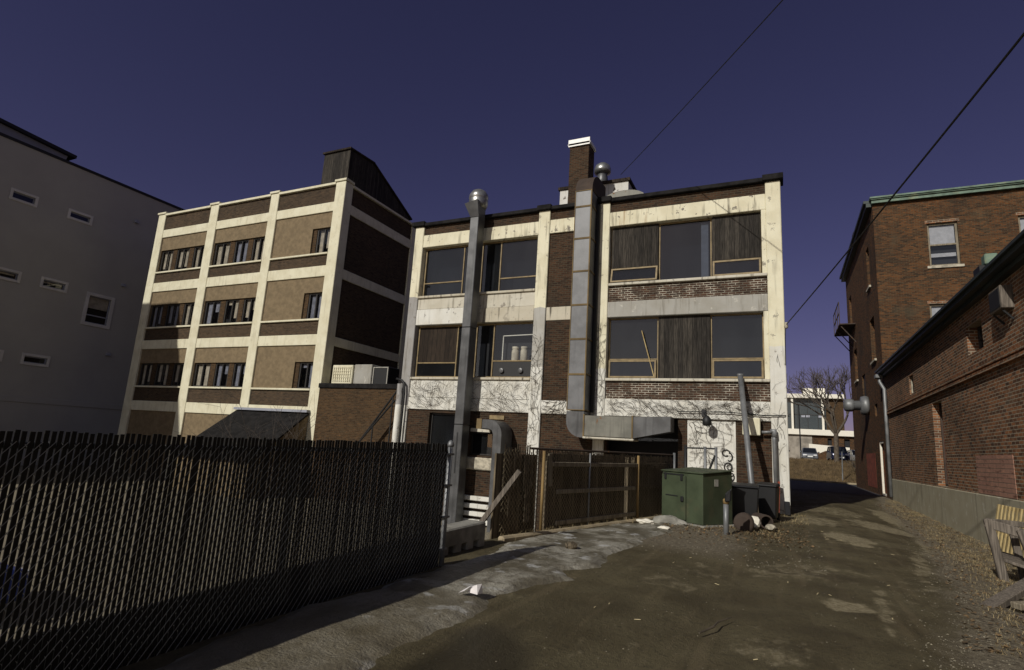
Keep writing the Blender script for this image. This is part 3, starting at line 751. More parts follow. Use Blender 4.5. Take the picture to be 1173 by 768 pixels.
# sloping entrance roof in front of the block
aw = thing('entrance_canopy', 'low shed with a dark sloping roof against the foot of the tan block', 'canopy', (-24.7, 20, -1.6))
mb = MB().hexa([(-27.4, 18.6, .05), (-21.75, 18.6, .05), (-22.0, 21.95, 2.42), (-27.4, 21.95, 2.42), (-27.4, 18.6, .15), (-21.75, 18.6, .15), (-22.0, 21.95, 2.52), (-27.4, 21.95, 2.52)])
mb.build('sloping_roof', M['coping'], aw)
MB().box(-27.42, -21.98, 21.75, 21.98, 2.53, 2.66).build('metal_flashing', M['grey_metal_panel'], aw)
for x in (-27.3, -22.1):
    mb = MB(); mb.prism([(18.75, -1.6), (21.95, -1.6), (21.95, 2.38), (18.75, .1)], x-.08, x+.08, lambda u, d, z: (d, u, z)); mb.build('side_wall', M['stucco'], aw)
MB().box(-27.2, -22.2, 18.8, 18.95, -1.6, .02).build('front_wall', M['stucco'], aw)

# brick annex between the block and the factory
FX = thing('brick_annex', 'low brown brick annex with black coping between the block and the factory', 'annex', (-18, 22, -1.6))
MB().box(-21.45, -15.0, 21.9, 28, ZB, 3.82).build('wall', M['brick_annex'], FX)
MB().box(-21.48, -14.98, 21.82, 28.05, 3.82, 4.06).build('coping', M['coping'], FX, bevel=.02)
ac = thing('air_conditioner', 'large pale rooftop air conditioner with grilled front on the brick annex', 'air conditioner', (-19.5, 22.9, 4.06))
MB().box(-21.2, -19.85, 22.4, 23.5, 4.07, 5.08).build('casing', M['cream_b'], ac, bevel=.03)
mb = MB()
for k in range(9): mb.box(-21.1 + k*.14, -21.07 + k*.14, 22.36, 22.395, 4.22, 4.98)
for k in range(5): mb.box(-21.12, -19.95, 22.37, 22.393, 4.25 + k*.17, 4.28 + k*.17)
mb.build('grille', M['cream_b'], ac)
MB().box(-19.83, -18.7, 22.5, 23.5, 4.07, 5.12).build('compressor_casing', M['grey_band'], ac, bevel=.03)
MB().box(-18.68, -17.7, 22.6, 23.5, 4.07, 5.02).build('coil_box', M['steel_dark'], ac, bevel=.03)
MB().frame(face_front(22.57), -18.66, -17.72, 4.09, 5.0, .05, 0, .03).build('coil_frame', M['grey_band'], ac)
sr = thing('stair_railing', 'black steel stair railing sloping up in front of the brick annex', 'railing', (-17, 21.3, -1.6))
for o_ in (0, -.75):
    MB().tube([(-18.4 + o_*.6, 21.2, .6 + o_*.5), (-15.75 + o_*.4, 21.2, 4.0 + o_)], .045, 8).build('handrail', M['steel_dark'], sr)
for k in range(3):
    x = -18.2 + k*1.0
    MB().tube([(x, 21.2, -1.6), (x, 21.2, .8 + k*1.28)], .035, 8).build('post', M['steel_dark'], sr)

# ------------------------------------------------------------------ grey stucco building far left
FC = thing('stucco_building', 'plain grey stucco building in shade with small slot windows at the far left', 'building', (-43, 10, 0))
KC = 43/40
C0 = face_right(-43.0)
C = lambda u, d, z: C0(u*KC, d*KC, 1.6 + (z-1.6)*KC)
slots = [(14.75, 16.1, 13.75, 14.4), (17.74, 19.12, 13.77, 14.38), (14.75, 16.13, 9.05, 9.7), (17.14, 18.56, 9.1, 9.75), (19.7, 21.38, 7.4, 9.5), (17.05, 18.46, 4.43, 5.06), (14.8, 16.15, 4.43, 5.05)]
mb = MB().wall(C, -29, 27, ZB, 17.15, [s_ for s_ in slots], .3); mb.build('wall', M['stucco_grey'], FC)
for i, (a, b, z0, z1) in enumerate(slots):
    tr_ = MB().frame(C, a-.02, b+.02, z0-.02, z1+.02, .15 if i != 4 else .2, -.06, .06).build('window', M['stucco_trim'], FC, bevel=.015)
    bars = [('h', (z0+z1)/2 - .2, a+.2, b-.2)] if i == 4 else []
    q_ = .13 if i != 4 else .18
    fr = MB().frame(C, a+q_, b-q_, z0+q_, z1-q_, .05, .08, .14)
    if i == 4: fr.box(a+.24, b-.24, .08, .14, 8.05, 8.12, C)
    fr.build('frame', M['grey_metal_panel'], tr_)
    MB().quad(C(a+.15, .11, z0+.15), C(b-.15, .11, z0+.15), C(b-.15, .11, z1-.15), C(a+.15, .11, z1-.15)).build('pane', M['glass_b'], tr_)
    if i in (2, 3, 4): MB().box(a+.22, b-.22, .2, .22, (z0*.45+z1*.55), z1-.2, C).build('blind', M['curtain'], tr_)
MB().box(-29, 27, -.06, .3, 17.15, 17.32, C).build('roof_edge', M['trim_black'], FC)
MB().box(-29, 27, -.05, .05, 2.22, 2.56, C).build('base_band', M['stucco_grey'], FC, bevel=.02)
for y, z in ((21.75, 15.08), (21.7, 10.5), (21.62, 5.75)): MB().box(y-.14, y+.14, -.16, -.002, z-.1, z+.1, C).build('wall_light', M['grey_metal_panel'], FC, bevel=.03)
MB().box(-65, -43.5, -32, 28.9, ZB, 18.2).build('interior_wall', M['interior'], FC)
MB().box(-65, -43.31, 28.9, 29.0, ZB, 18.2).build('end_wall', M['stucco_grey'], FC)
MB().box(-65, -43.31, -32.1, -32, ZB, 18.2).build('end_wall', M['stucco_grey'], FC)
MB().box(-65, -43.31, -32, 28.9, 18.25, 18.29).build('roof', M['coping'], FC)
up = MB(); up.prism([(-25, 18.4), (18.4*1.05, 18.4), (18.7*1.05, 20.0), (-25, 23.2)], -60, -46, lambda u, d, z: (d, u, z)); up = up.build('upper_storey', M['grey_metal_panel'], FC)
MB().bar((-53, -25.2, 23.3), (-53, 20.05, 20.08), 14.6, .22).build('upper_roof', M['trim_black'], up)
wg = MB(); wg.prism([(-26, ZB), (6.5, ZB), (6.5, 19.2), (-26, 11.6)], -64, -38.7, lambda u, d, z: (d, u, z)); wg.build('projecting_wing', M['stucco_grey'], FC)

# ------------------------------------------------------------------ tall brick building, right
FR = thing('brick_apartment_house', 'tall old brick building with green copper cornice at the end of the alley', 'building', (10, 40, 0))
XR = 4.96
G_ = face_front(35.0); L_ = face_left(XR)
holes = [(7.37, 8.7, 12.16, 14.55), (11.18, 12.5, 12.16, 14.55), (7.2, 8.55, 7.75, 10.1), (11.18, 12.5, 7.75, 10.1)]
mb = MB().wall(G_, XR, 26, -.3, 15.95, holes, .3); mb.build('front_wall', M['brick_r'], FR)
sh = [(37.35, 38.45, 11.95, 14.4), (36.95, 38.6, 7.55, 10.05), (47.0, 48.4, 11.6, 14.0), (45.5, 47.0, 7.45, 9.7), (42.0, 43.5, 5.0, 7.4), (36.35, 37.9, .05, 2.95), (37.6, 38.7, 4.4, 5.1)]
mb = MB().wall(L_, 35, 50, -.3, 15.95, sh, .35); mb.build('alley_wall', M['brick_r'], FR)
MB().box(XR+.36, 25.9, 35.4, 49.9, -.3, 15.9).build('interior_wall', M['interior'], FR)
MB().box(XR+.01, 26, 49.9, 50.0, -.3, 15.95).build('back_wall', M['brick_r'], FR)
MB().box(XR, 26, 35.01, 50, 15.95, 16.0).build('roof', M['coping'], FR)
mb = MB().box(XR-.06, 26.2, -.22, .1, 15.97, 16.14, G_).box(XR-.1, 26.2, -.3, .1, 16.15, 16.2, G_).box(XR-.14, 26.2, -.36, .1, 16.21, 16.3, G_)
mb.build('copper_cornice', M['copper'], FR)
mb = MB().box(35.12, 50.2, -.28, .1, 15.9, 16.12, L_).box(35.12, 50.2, -.4, .1, 16.13, 16.28, L_)
mb.build('side_cornice', M['gutter'], FR)
MB().box(5.1, 5.7, 44.9, 45.8, 16.0, 18.1).build('chimney', M['brick_chim'], FR)
for i, (a, b, z0, z1) in enumerate(holes):
    wn = window(FR, G_, a+.002, b-.002, z0+.002, z1-.002, .12, M['glass_b'], M['wood_rail'], .1, [('h', (z0+z1)/2, a+.1, b-.1)])
    mb = MB().box(a+.12, b-.12, .24, .27, (z0+z1)/2 + .02, z1-.12, G_)
    if i == 0: mb.box(a+.12, b-.12, .245, .268, z0+.55, z0+.75, G_)
    mb.build('blind', M['blind'], wn)
    MB().box(a-.12, b+.12, -.08, .2, z0-.14, z0, G_).build('sill', M['stone'], wn, bevel=.01)
    MB().box(a-.08, b+.08, -.012, .1, z1+.002, z1+.16, G_).build('lintel', M['brick_low'], wn)
for i, (a, b, z0, z1) in enumerate(sh[:4]):
    wn = window(FR, L_, a+.002, b-.002, z0+.002, z1-.002, .24, M['glass_b'], M['stone'], .09, [('h', (z0+z1)/2, a+.1, b-.1)])
    MB().box(a-.1, b+.1, -.1, .2, z0-.13, z0, L_).build('sill', M['stone'], wn, bevel=.01)
MB().box(42.0, 43.5, .1, .2, 5.0, 7.4, L_).build('shutter', M['steel_dark'], FR)
MB().box(37.6, 38.7, .1, .2, 4.4, 5.1, L_).build('shutter', M['steel_dark'], FR)
dr = MB().box(36.4, 37.85, .18, .28, .06, 2.94, L_).build('door', M['red_paint'], FR)
MB().frame(L_, 36.36, 37.89, .05, 2.95, .1, .02, .12).build('door_frame', M['office_white'], dr)
for (a, b, z0, z1) in ((39.6, 43.5, .35, 2.35), (34.99, 36.1, .9, 2.6)):
    if a > 38: MB().box(a, b, -.008, .004, z0, z1, L_).build('red_paint_patch', M['red_brick_paint'], FR)
fe = thing('fire_escape', 'rusty iron fire escape balcony high on the alley side of the tall brick building', 'fire escape', (4.7, 47, 11.4))
mb = MB().box(45.2, 49.6, -1.0, -.005, 11.35, 11.43, L_); mb.build('platform', M['rust'], fe)
mb = MB()
for u in (45.2, 46.6, 48.1, 49.58): mb.bar(L_(u, -.98, 11.4), L_(u, -.98, 13.0), .05, .05)
for z in (12.2, 13.0): mb.bar(L_(45.2, -.98, z), L_(49.6, -.98, z), .05, .05)
mb.build('railing', M['rust'], fe)
for u in (45.4, 47.4, 49.4): MB().bar(L_(u, -.95, 11.34), L_(u, -.01, 10.1), .06, .06).build('bracket', M['rust'], fe)
fv = thing('wall_fan', 'large round metal exhaust fan sticking out of the alley side of the tall brick building', 'exhaust fan', (4.9, 41, 5.2))
MB().lathe((4.96, 41.1, 5.25), [(.40, .0), (.55, -.02), (.60, -.12), (.60, -.2), (.55, -.42), (.33, -.45)], 24, 'x').build('fan_housing', M['pole'], fv, shade=True)
MB().lathe((4.96, 41.1, 5.25), [(.30, -.44), (.30, -.8), (.36, -.81), (.40, -.95), (.40, -1.1), (.36, -1.3), (.2, -1.36)], 24, 'x').build('fan_hood', M['pole'], fv, shade=True)

# ------------------------------------------------------------------ low brick building along the right of the alley
FL = thing('brick_workshop', 'long low brick building with concrete foundation along the right side of the alley', 'workshop', (10, 20, 0))
lh = [(27.75, 28.6, 4.63, 5.4), (18.7, 20.1, 4.9, 5.71), (23.58, 24.92, 1.06, 3.95)]
mb = MB().wall(L_, -8, 34.97, .98, 6.45, lh, .4); mb.build('alley_wall', M['brick_low'], FL)
MB().box(-8, 34.6, -.05, .2, -.8, 1.02, L_).build('foundation', M['concrete'], FL, bevel=.02)
MB().box(XR+.42, 20, -7.9, 34.9, -.5, 6.4).build('interior_wall', M['interior'], FL)
MB().box(XR+.005, 20, -8.1, -8, -.5, 6.44).build('end_wall', M['brick_low'], FL)
MB().box(XR+.005, 20, 34.9, 34.96, -.5, 6.44).build('end_wall', M['brick_low'], FL)
MB().box(XR+.1, 20.1, -8, 34.95, 6.505, 6.56).build('roof', M['coping'], FL)
mb = MB().box(-8.1, 34.9, -.33, .1, 6.30, 6.42, L_).box(-8.1, 34.9, -.40, .1, 6.425, 6.50, L_).box(-8.1, 34.9, -.16, -.003, 6.18, 6.295, L_)
mb.build('eave', M['gutter'], FL)
mb = MB().box(-8, 34.9, -.07, .05, 4.36, 4.46, L_).box(-8, 34.9, -.10, .05, 4.2, 4.29, L_); mb.build('string_course', M['brick_low'], FL)
MB().box(17.4, 20.3, -.012, .05, 1.03, 2.06, L_).build('brick_infill', M['brick_pink'], FL)
lw = MB().frame(L_, 27.76, 28.59, 4.64, 5.39, .06, .06, .14).build('window', M['stone'], FL)
mb = MB()
for k in range(7): mb.box(27.83, 28.52, .1, .13, 4.70+k*.09, 4.76+k*.09, L_)
mb.build('louvre', M['steel_dark'], lw)
window(FL, L_, 18.702, 20.098, 4.902, 5.708, .26, M['glass'], M['frame_dark'], .07, [('h', 5.35, 18.75, 20.05)])
dr = MB().box(23.6, 24.9, .26, .36, 1.07, 3.94, L_).build('door', M['red_paint'], FL)
MB().frame(L_, 23.585, 24.915, 1.062, 3.945, .08, .2, .255).build('door_frame', M['rust'], dr)
au = thing('window_air_conditioner', 'grey window air conditioner jutting from the low brick wall under the eave', 'air conditioner', (4.8, 17, 5.8))
MB().box(16.3, 17.1, -.24, .02, 5.4, 5.95, L_).build('casing', M['wood_grey'], au, bevel=.015)
MB().box(16.35, 17.05, -.252, -.243, 5.45, 5.9, L_).build('front_grille', M['steel_dark'], au)
mb = MB()
for k in range(5): mb.box(17.102, 17.12, -.22, -.04, 5.47+k*.085, 5.51+k*.085, L_)
mb.build('side_louvre', M['steel_dark'], au)
for y_ in (16.4, 17.0): MB().bar(L_(y_, -.2, 5.38), L_(y_, -.01, 5.15), .04, .04).build('bracket', M['steel_dark'], au)
rv = thing('roof_vent', 'small green metal roof vent just behind the eave of the low brick building', 'vent', (5.7, 20.5, 6.98))
MB().box(5.44, 5.86, 20.2, 20.8, 6.565, 7.62).build('stack', M['steel_dark'], rv)
MB().box(5.56, 5.88, 20.1, 20.45, 7.62, 7.95).build('vent_cap', M['copper'], rv, bevel=.03)
wd = thing('downpipe', 'galvanised rainwater downpipe with offset bend at the joint of the two brick buildings', 'downpipe', (4.8, 34.3, 0))
MB().tube([L_(34.5, -.25, 6.25), L_(34.5, -.25, 5.9), L_(34.15, -.12, 5.5), L_(34.1, -.12, .15)], .085, 10).build('pipe', M['pole'], wd, shade=True)
MB().box(34.3, 34.75, -.45, -.1, 6.1, 6.29, L_).build('hopper', M['pole'], wd, bevel=.02)
# ------------------------------------------------------------------ black slatted chain link fence, left foreground
def lattice(mb, P0, P1, z0f, z1f, off, step=.055, w=.0042, off2=None):
    # two families of diagonal wires between P0 and P1 (plan points), z0f/z1f heights
    P0 = Vector((P0[0], P0[1], 0)); P1 = Vector((P1[0], P1[1], 0)); L = (P1-P0).length
    d = (P1-P0)/L; nrm = Vector((d.y, -d.x, 0))
    zb = z0f; H = z1f - zb
    for sgn in (1, -1):
        k = -H*.8
        while k < L + H*.8:
            a0, a1 = (k, k + H*.8) if sgn > 0 else (k + H*.8, k)
            h0, h1 = 0.0, H
            def at(a): return h0 + (h1-h0)*((a-a0)/(a1-a0))
            lo, hi = max(0, min(a0, a1)), min(L, max(a0, a1))
            if hi - lo > .01:
                o = nrm * (off if sgn > 0 else (off + w*1.1 if off2 is None else off2))
                p = P0 + d*lo + o + Vector((0, 0, zb+at(lo))); q = P0 + d*hi + o + Vector((0, 0, zb+at(hi)))
                mb.bar(p, q, w, w, up=nrm)
            k += step
FN = thing('slatted_fence', 'chain link fence woven with black privacy slats along the left foreground', 'fence', (-4, 4, 0))
fx = -4.0; y0, y1 = -1.2, 6.52
mb = MB(); y = y0; r = random.Random(3)
while y < y1 - .02:
    wv = .0254 + r.uniform(-.0022, .0022); top = 1.50 + .009*(y-1.7) + r.uniform(-.008, .007); zb = -.08 + r.uniform(-.02, .02)
    tl = r.uniform(-.004, .004)
    if r.random() < .02: top -= r.uniform(.04, .1)
    mb.hexa([(fx-.004, y, zb), (fx+.004, y, zb), (fx+.004, y+wv, zb), (fx-.004, y+wv, zb), (fx-.004, y+tl, top), (fx+.004, y+tl, top), (fx+.004, y+wv+tl, top), (fx-.004, y+wv+tl, top)])
    y += .0365
mb.build('slats', M['slat'], FN)
mb = MB(); lattice(mb, (fx, y0), (fx, y1), -.08, 1.44, .007, .066, .0034, -.010); mb.build('wire_mesh', M['wire'], FN)
MB().tube([(fx-.035, y0, 1.395), (fx-.035, y1+.05, 1.45)], .021, 8).build('top_rail', M['steel_dark'], FN)
for y in (-1.2, 1.35, 3.95): MB().tube([(fx-.05, y, -.3), (fx-.06, y, 1.40)], .028, 8).build('post', M['steel_dark'], FN)
MB().tube([(fx, y1+.06, -.3), (fx, y1+.06, 1.53)], .034, 12).lathe((fx, y1+.06, 1.51), [(.042, 0), (.045, .03), (.03, .07), (.01, .085)], 12).build('end_post', M['pole'], FN, shade=True)
mb = MB()
for z in (.2, .6, 1.0, 1.4): mb.box(fx-.04, fx+.045, y1-.02, y1+.1, z, z+.025)
mb.build('tension_band', M['pole'], FN)
MB().hexa([(fx-.14, y0, -.4), (fx-.10, y0, -.4), (fx-.10, y1, -.4), (fx-.14, y1, -.4), (fx-.14, y0, .18), (fx-.10, y0, .18), (fx-.10, y1, .43), (fx-.14, y1, .43)]).build('dark_foot_strip', M['slat'], FN)  # black strip behind the foot of the slats, taller towards the far end

# ------------------------------------------------------------------ concrete barrier by the fence end
cb = MB(); cb.prism([(6.75, -.05), (6.9, -.05), (6.9, .10), (7.05, .10), (7.05, -.05), (7.25, -.05), (7.25, .10), (7.4, .10), (7.4, -.05), (7.6, -.05), (7.6, .10), (7.75, .10), (7.75, -.05), (7.95, -.05), (7.95, .10), (8.1, .10), (8.1, -.05), (8.3, -.05), (8.3, .36), (6.75, .34)], -4.62, -4.3, lambda u, d, z: (d + .02*(u-7), u, z))
tag(cb.build('concrete_barrier', M['concrete_block'], None, bevel=.02), 'grey concrete barrier block with notched foot beside the end of the black fence', 'barrier')

# ------------------------------------------------------------------ second fence with timber behind
P0, P1 = Vector((-4.38, 9.0, 0)), Vector((-2.62, 15.75, 0))
dv = (P1-P0).normalized(); LN = (P1-P0).length; nv = Vector((dv.y, -dv.x, 0))
def f2(s_, d, z): return P0 + dv*s_ + nv*d + Vector((0, 0, z))
def pix(s_): return s_
F2 = thing('chain_link_fence', 'rusty chain link fence with ragged slats in front of the dark timber fence', 'fence', (-3.5, 12, 0))
mb = MB(); lattice(mb, P0, P1, .06, 1.5, .0, .085, .0042); mb.build('wire_mesh', M['wire_rusty'], F2)
mb = MB(); r = random.Random(5); s_ = 0.02
while s_ < LN:
    full = s_ < .95 and r.random() < .9
    zt = 1.5 + r.uniform(-.03, .05); zb = (r.uniform(.2, .9) if full else 1.5 - r.uniform(.1, .32))
    if r.random() < .18: zt = zb + .02
    if s_ < .75: zt += .06
    a = f2(s_, -.004, 0); w_ = .03
    mb.hexa([f2(s_, -.006, zb), f2(s_, .0, zb), f2(s_+w_, .0, zb), f2(s_+w_, -.006, zb), f2(s_+r.uniform(-.01,.01), -.006, zt), f2(s_, .0, zt), f2(s_+w_, .0, zt), f2(s_+w_, -.006, zt)])
    s_ += .058
mb.build('slats', M['slat_brown'], F2)
MB().tube([f2(.75, 0, 1.535), f2(LN, 0, 1.56)], .022, 8).build('top_rail', M['rust'], F2)
for s_, mk, rr in ((1.12, 'pole_yellow', .028), (2.75, 'pole', .018), (4.9, 'pole_yellow', .03)):
    MB().tube([f2(s_, .04, -.1), f2(s_, .04, 1.5)], rr, 10).build('post', M[mk], F2, shade=True)
MB().tube([f2(LN-.02, .03, -.1), f2(LN-.02, .03, 1.62)], .035, 10).build('post', M['pole'], F2, shade=True)
WF = thing('timber_fence', 'dark old board fence with pale rails behind the rusty chain link', 'fence', (-3.7, 12, 0))
MB().hexa([f2(-.1, -.12, -.4), f2(-.1, -.08, -.4), f2(1.08, -.08, -.4), f2(1.08, -.12, -.4), f2(-.1, -.12, 1.42), f2(-.1, -.08, 1.42), f2(1.08, -.08, 1.42), f2(1.08, -.12, 1.42)]).build('panel', M['wood_dark'], WF)
MB().hexa([f2(1.55, -.30, -.3), f2(1.55, -.26, -.3), f2(LN, -.26, -.3), f2(LN, -.30, -.3), f2(1.55, -.30, 1.45), f2(1.55, -.26, 1.45), f2(LN, -.26, 1.48), f2(LN, -.30, 1.48)]).build('panel', M['wood_dark'], WF)
for z, a, b in ((1.26, 1.35, 4.9), (.74, 1.6, 4.8), (.16, 1.6, 4.8), (1.28, 5.1, LN), (.72, 5.1, LN)):
    MB().bar(f2(a, .035 if a < 5 else -.2, z), f2(b, .035 if a < 5 else -.2, z+.01), .04, .085).build('rail', M['wood_rail'] if a < 5 else M['wood_dark'], WF, bevel=.008)
MB().bar(f2(1.38, .03, .85), f2(1.33, .03, 1.46), .10, .03, up=nv).build('post', M['wood_rail'], WF)
for s_ in (1.5, 4.75, 5.05): MB().bar(f2(s_, -.16, -.2), f2(s_, -.16, 1.45), .1, .09, up=nv).build('post', M['wood_dark'], WF)
tag(MB().bar((-4.74, 8.75, .08), (-3.97, 8.8, 1.16), .06, .08).build('timber_brace', M['wood_grey']), 'grey timber brace leaning diagonally at the left end of the timber fence', 'brace')
tag(MB().bar(f2(-.15, .16, .02), f2(LN-.3, .15, .02), .14, .11).build('concrete_kerb', M['kerb'], None, bevel=.03), 'pale kerb strip at the foot of the rusty chain link fence', 'kerb')
GF = thing('galvanised_fence', 'short run of bare galvanised fence posts and rail behind the green steel box', 'fence', (-2, 16.5, 0))
for x in (-2.42, -1.9, -1.62): MB().tube([(x, 16.5, 0), (x, 16.5, 1.84)], .04, 10).build('post', M['pole'] if x > -2 else M['steel_dark'], GF, shade=True)
MB().tube([(-2.42, 16.5, 1.78), (-1.62, 16.5, 1.8)], .022, 8).build('rail', M['steel_dark'], GF)
MB().tube([(-1.88, 16.48, 1.0), (-1.64, 16.48, 1.62)], .03, 8).build('diagonal_stay', M['steel_dark'], GF)

# ------------------------------------------------------------------ green steel box
GB = thing('transformer_box', 'green steel utility box with black hinges at the end of the rusty fence', 'utility box', (-1.67, 14.0, 0), R(-31.2))
W_, D_ = 1.2, 1.1
def gbox(a0, a1, b0, b1, c0, c1): return MB().box(a0, a1, b0, b1, c0, c1)
mb = MB().hexa([(-W_, 0, .03), (0, 0, .03), (0, D_, .03), (-W_, D_, .03), (-W_, 0, 1.16), (0, 0, 1.16), (0, D_, 1.25), (-W_, D_, 1.25)])
mb.build('body', M['green'], GB, bevel=.015, local=True)
mb = MB().hexa([(-W_-.03, -.03, 1.165), (.03, -.03, 1.165), (.03, D_+.03, 1.255), (-W_-.03, D_+.03, 1.255), (-W_-.03, -.03, 1.195), (.03, -.03, 1.195), (.03, D_+.03, 1.285), (-W_-.03, D_+.03, 1.285)])
mb.build('lid', M['green'], GB, bevel=.01, local=True)
dd = gbox(-W_+.02, -.46, -.05, -.002, .08, 1.10).build('door', M['green'], GB, bevel=.012, local=True)
for x in (-1.05, -.56): gbox(x-.03, x+.03, -.075, -.052, .98, 1.14).build('hinge', M['trim_black'], dd, bevel=.005, local=True)
gbox(-1.12, -.5, -.062, -.051, 1.10, 1.13).build('hinge_rail', M['trim_black'], dd, local=True)
gbox(-1.05, -.68, -.058, -.052, .60, .625).build('slot', M['trim_black'], dd, local=True)
gbox(-.58, -.50, -.09, -.052, .50, .62).build('padlock', M['trim_black'], dd, bevel=.01, local=True)
gbox(.003, .01, .42, .56, .9, 1.06).build('warning_label', M['grey_band'], GB, local=True)
gbox(-W_-.1, .12, -.12, D_+.1, -.12, .03).build('slab', M['concrete_block'], GB, bevel=.03, local=True)
bo = thing('bollard', 'short grey bollard with a rusty orange top in front of the green box', 'bollard', (-1.1, 13.15, 0))
MB().lathe((-1.1, 13.15, -.1), [(.055, 0), (.055, .72)], 14).build('post', M['pole'], bo, shade=True)
MB().lathe((-1.1, 13.15, .62), [(.06, 0), (.06, .09), (.035, .11)], 14).build('cap', M['pole_yellow'], bo, shade=True)
mb = MB().hexa([(-1.13, 13.05, .66), (-1.0, 13.04, .68), (-.98, 13.12, .7), (-1.1, 13.12, .68), (-1.1, 13.03, .82), (-.98, 13.02, .95), (-.97, 13.12, .96), (-1.12, 13.12, .84)])
mb.build('rag', M['black_plastic'], bo, bevel=.02)

# ------------------------------------------------------------------ bins, pipes and rubble by the factory corner
def bin_(loc, rz, label, w=.58, d=.62, h=.98):
    o = thing('wheeled_bin', label, 'bin', loc, rz, 'black bins by the factory corner')
    MB().hexa([(-w*.42, -d*.4, .06), (w*.42, -d*.4, .06), (w*.42, d*.4, .06), (-w*.42, d*.4, .06), (-w/2, -d/2, h*.9), (w/2, -d/2, h*.9), (w/2, d/2, h*.9), (-w/2, d/2, h*.9)]).build('body', M['black_plastic'], o, bevel=.03, local=True)
    MB().hexa([(-w*.54, -d*.56, h*.905), (w*.54, -d*.56, h*.905), (w*.54, d*.54, h*.905), (-w*.54, d*.54, h*.905), (-w*.5, -d*.5, h*.96), (w*.5, -d*.5, h*.96), (w*.48, d*.5, h), (-w*.48, d*.5, h)]).build('lid', M['black_plastic'], o, bevel=.02, local=True)
    MB().tube([(-w*.4, d*.58, h*.88), (w*.4, d*.58, h*.88)], .02, 8).build('handle', M['black_plastic'], o, local=True)
    for s_ in (-1, 1): MB().lathe((s_*w*.4, d*.42, .1), [(.1, -.03), (.1, .03)], 14, 'x').build('wheel', M['tyre'], o, local=True)
    return o
bin_((-.92, 16.1, 0), R(4), 'wide black lidded bin directly behind the bollard and green box', .72, .72, .96)
bin_((-.36, 17.3, 0), R(-8), 'smaller black bin behind the leaning steel pole, nearer the corner', .5, .55, .98)
tag(MB().lathe((-.82, 14.35, .16), [(.14, -.2), (.21, -.19), (.22, 0), (.21, .19), (.14, .2)], 20, 'y').build('metal_drum', M['rust'], None, shade=True), 'dark rusty drum lying on the dirt right of the bollard', 'drum')
cp = MB(); cpc = Vector((-.48, 15.3, .155)); ax = Vector((.35, -.9, .02)).normalized()
a_ = ax.cross(Vector((0, 0, 1))).normalized(); b_ = a_.cross(ax)
for rr0, rr1, sgn in ((.16, .16, 1), (.125, .125, -1)):
    for k in range(20):
        t0, t1 = 2*math.pi*k/20, 2*math.pi*(k+1)/20
        e = lambda t_, l: cpc + (a_*math.cos(t_) + b_*math.sin(t_))*rr0 + ax*l
        cp.quad(e(t0, -.3), e(t1, -.3), e(t1, .3), e(t0, .3))
for k in range(20):
    t0, t1 = 2*math.pi*k/20, 2*math.pi*(k+1)/20
    g_ = lambda t_, rr: cpc + (a_*math.cos(t_) + b_*math.sin(t_))*rr + ax*.3
    cp.quad(g_(t0, .125), g_(t1, .125), g_(t1, .16), g_(t0, .16))
tag(cp.build('clay_pipe', M['rust'], None), 'short brown pipe section lying open end towards the camera below the leaning pole', 'pipe')
def rock(name, c, r_, mat, seed, sq=(1, 1, .6), sub=2):
    import bmesh
    bm = bmesh.new(); bmesh.ops.create_icosphere(bm, subdivisions=sub, radius=r_)
    for v in bm.verts:
        n_ = noise.noise(v.co * (1.6/r_) + Vector((seed, seed*2, 0)))
        v.co *= 1 + .35*n_
        v.co = Vector((v.co.x*sq[0], v.co.y*sq[1], v.co.z*sq[2])) + Vector(c)
    me = bpy.data.meshes.new(name); bm.to_mesh(me); bm.free(); me.materials.append(mat)
    o = bpy.data.objects.new(name, me); col.objects.link(o); return o
tag(rock('cement_sack', (-.66, 15.0, .12), .2, M['office_white'], 3, (1, .8, .75)), 'crumpled white sack between the rusty drum and the brown pipe', 'sack')
tag(rock('rubble_lump', (-.28, 14.9, .06), .12, M['stone'], 8), 'small pale rubble lump right of the brown pipe', 'rubble')
tag(rock('rubble_slab', (-2.42, 13.85, .04), .36, M['concrete_block'], 12, (1.0, .45, .4), 3), 'long broken concrete lump at the foot of the green box', 'rubble')
tag(rock('dirt_clod', (-3.05, 8.9, .07), .10, M['wood_dark'], 5, (1.1, .9, .7)), 'dark clod of dirt sitting on the grey ice', 'clod')
tag(MB().bar((-.16, 19.3, -.02), (-.12, 19.75, .92), .2, .05, up=(1, .3, 0)).build('red_board', M['red_paint'], None, bevel=.005), 'narrow red board leaning at the foot of the white corner pilaster', 'board')
tag(MB().bar((.12, 19.5, -.02), (.10, 19.85, .34), .16, .12).build('dark_block', M['black_plastic'], None, bevel=.02), 'small black block beside the red board at the factory corner', 'block')

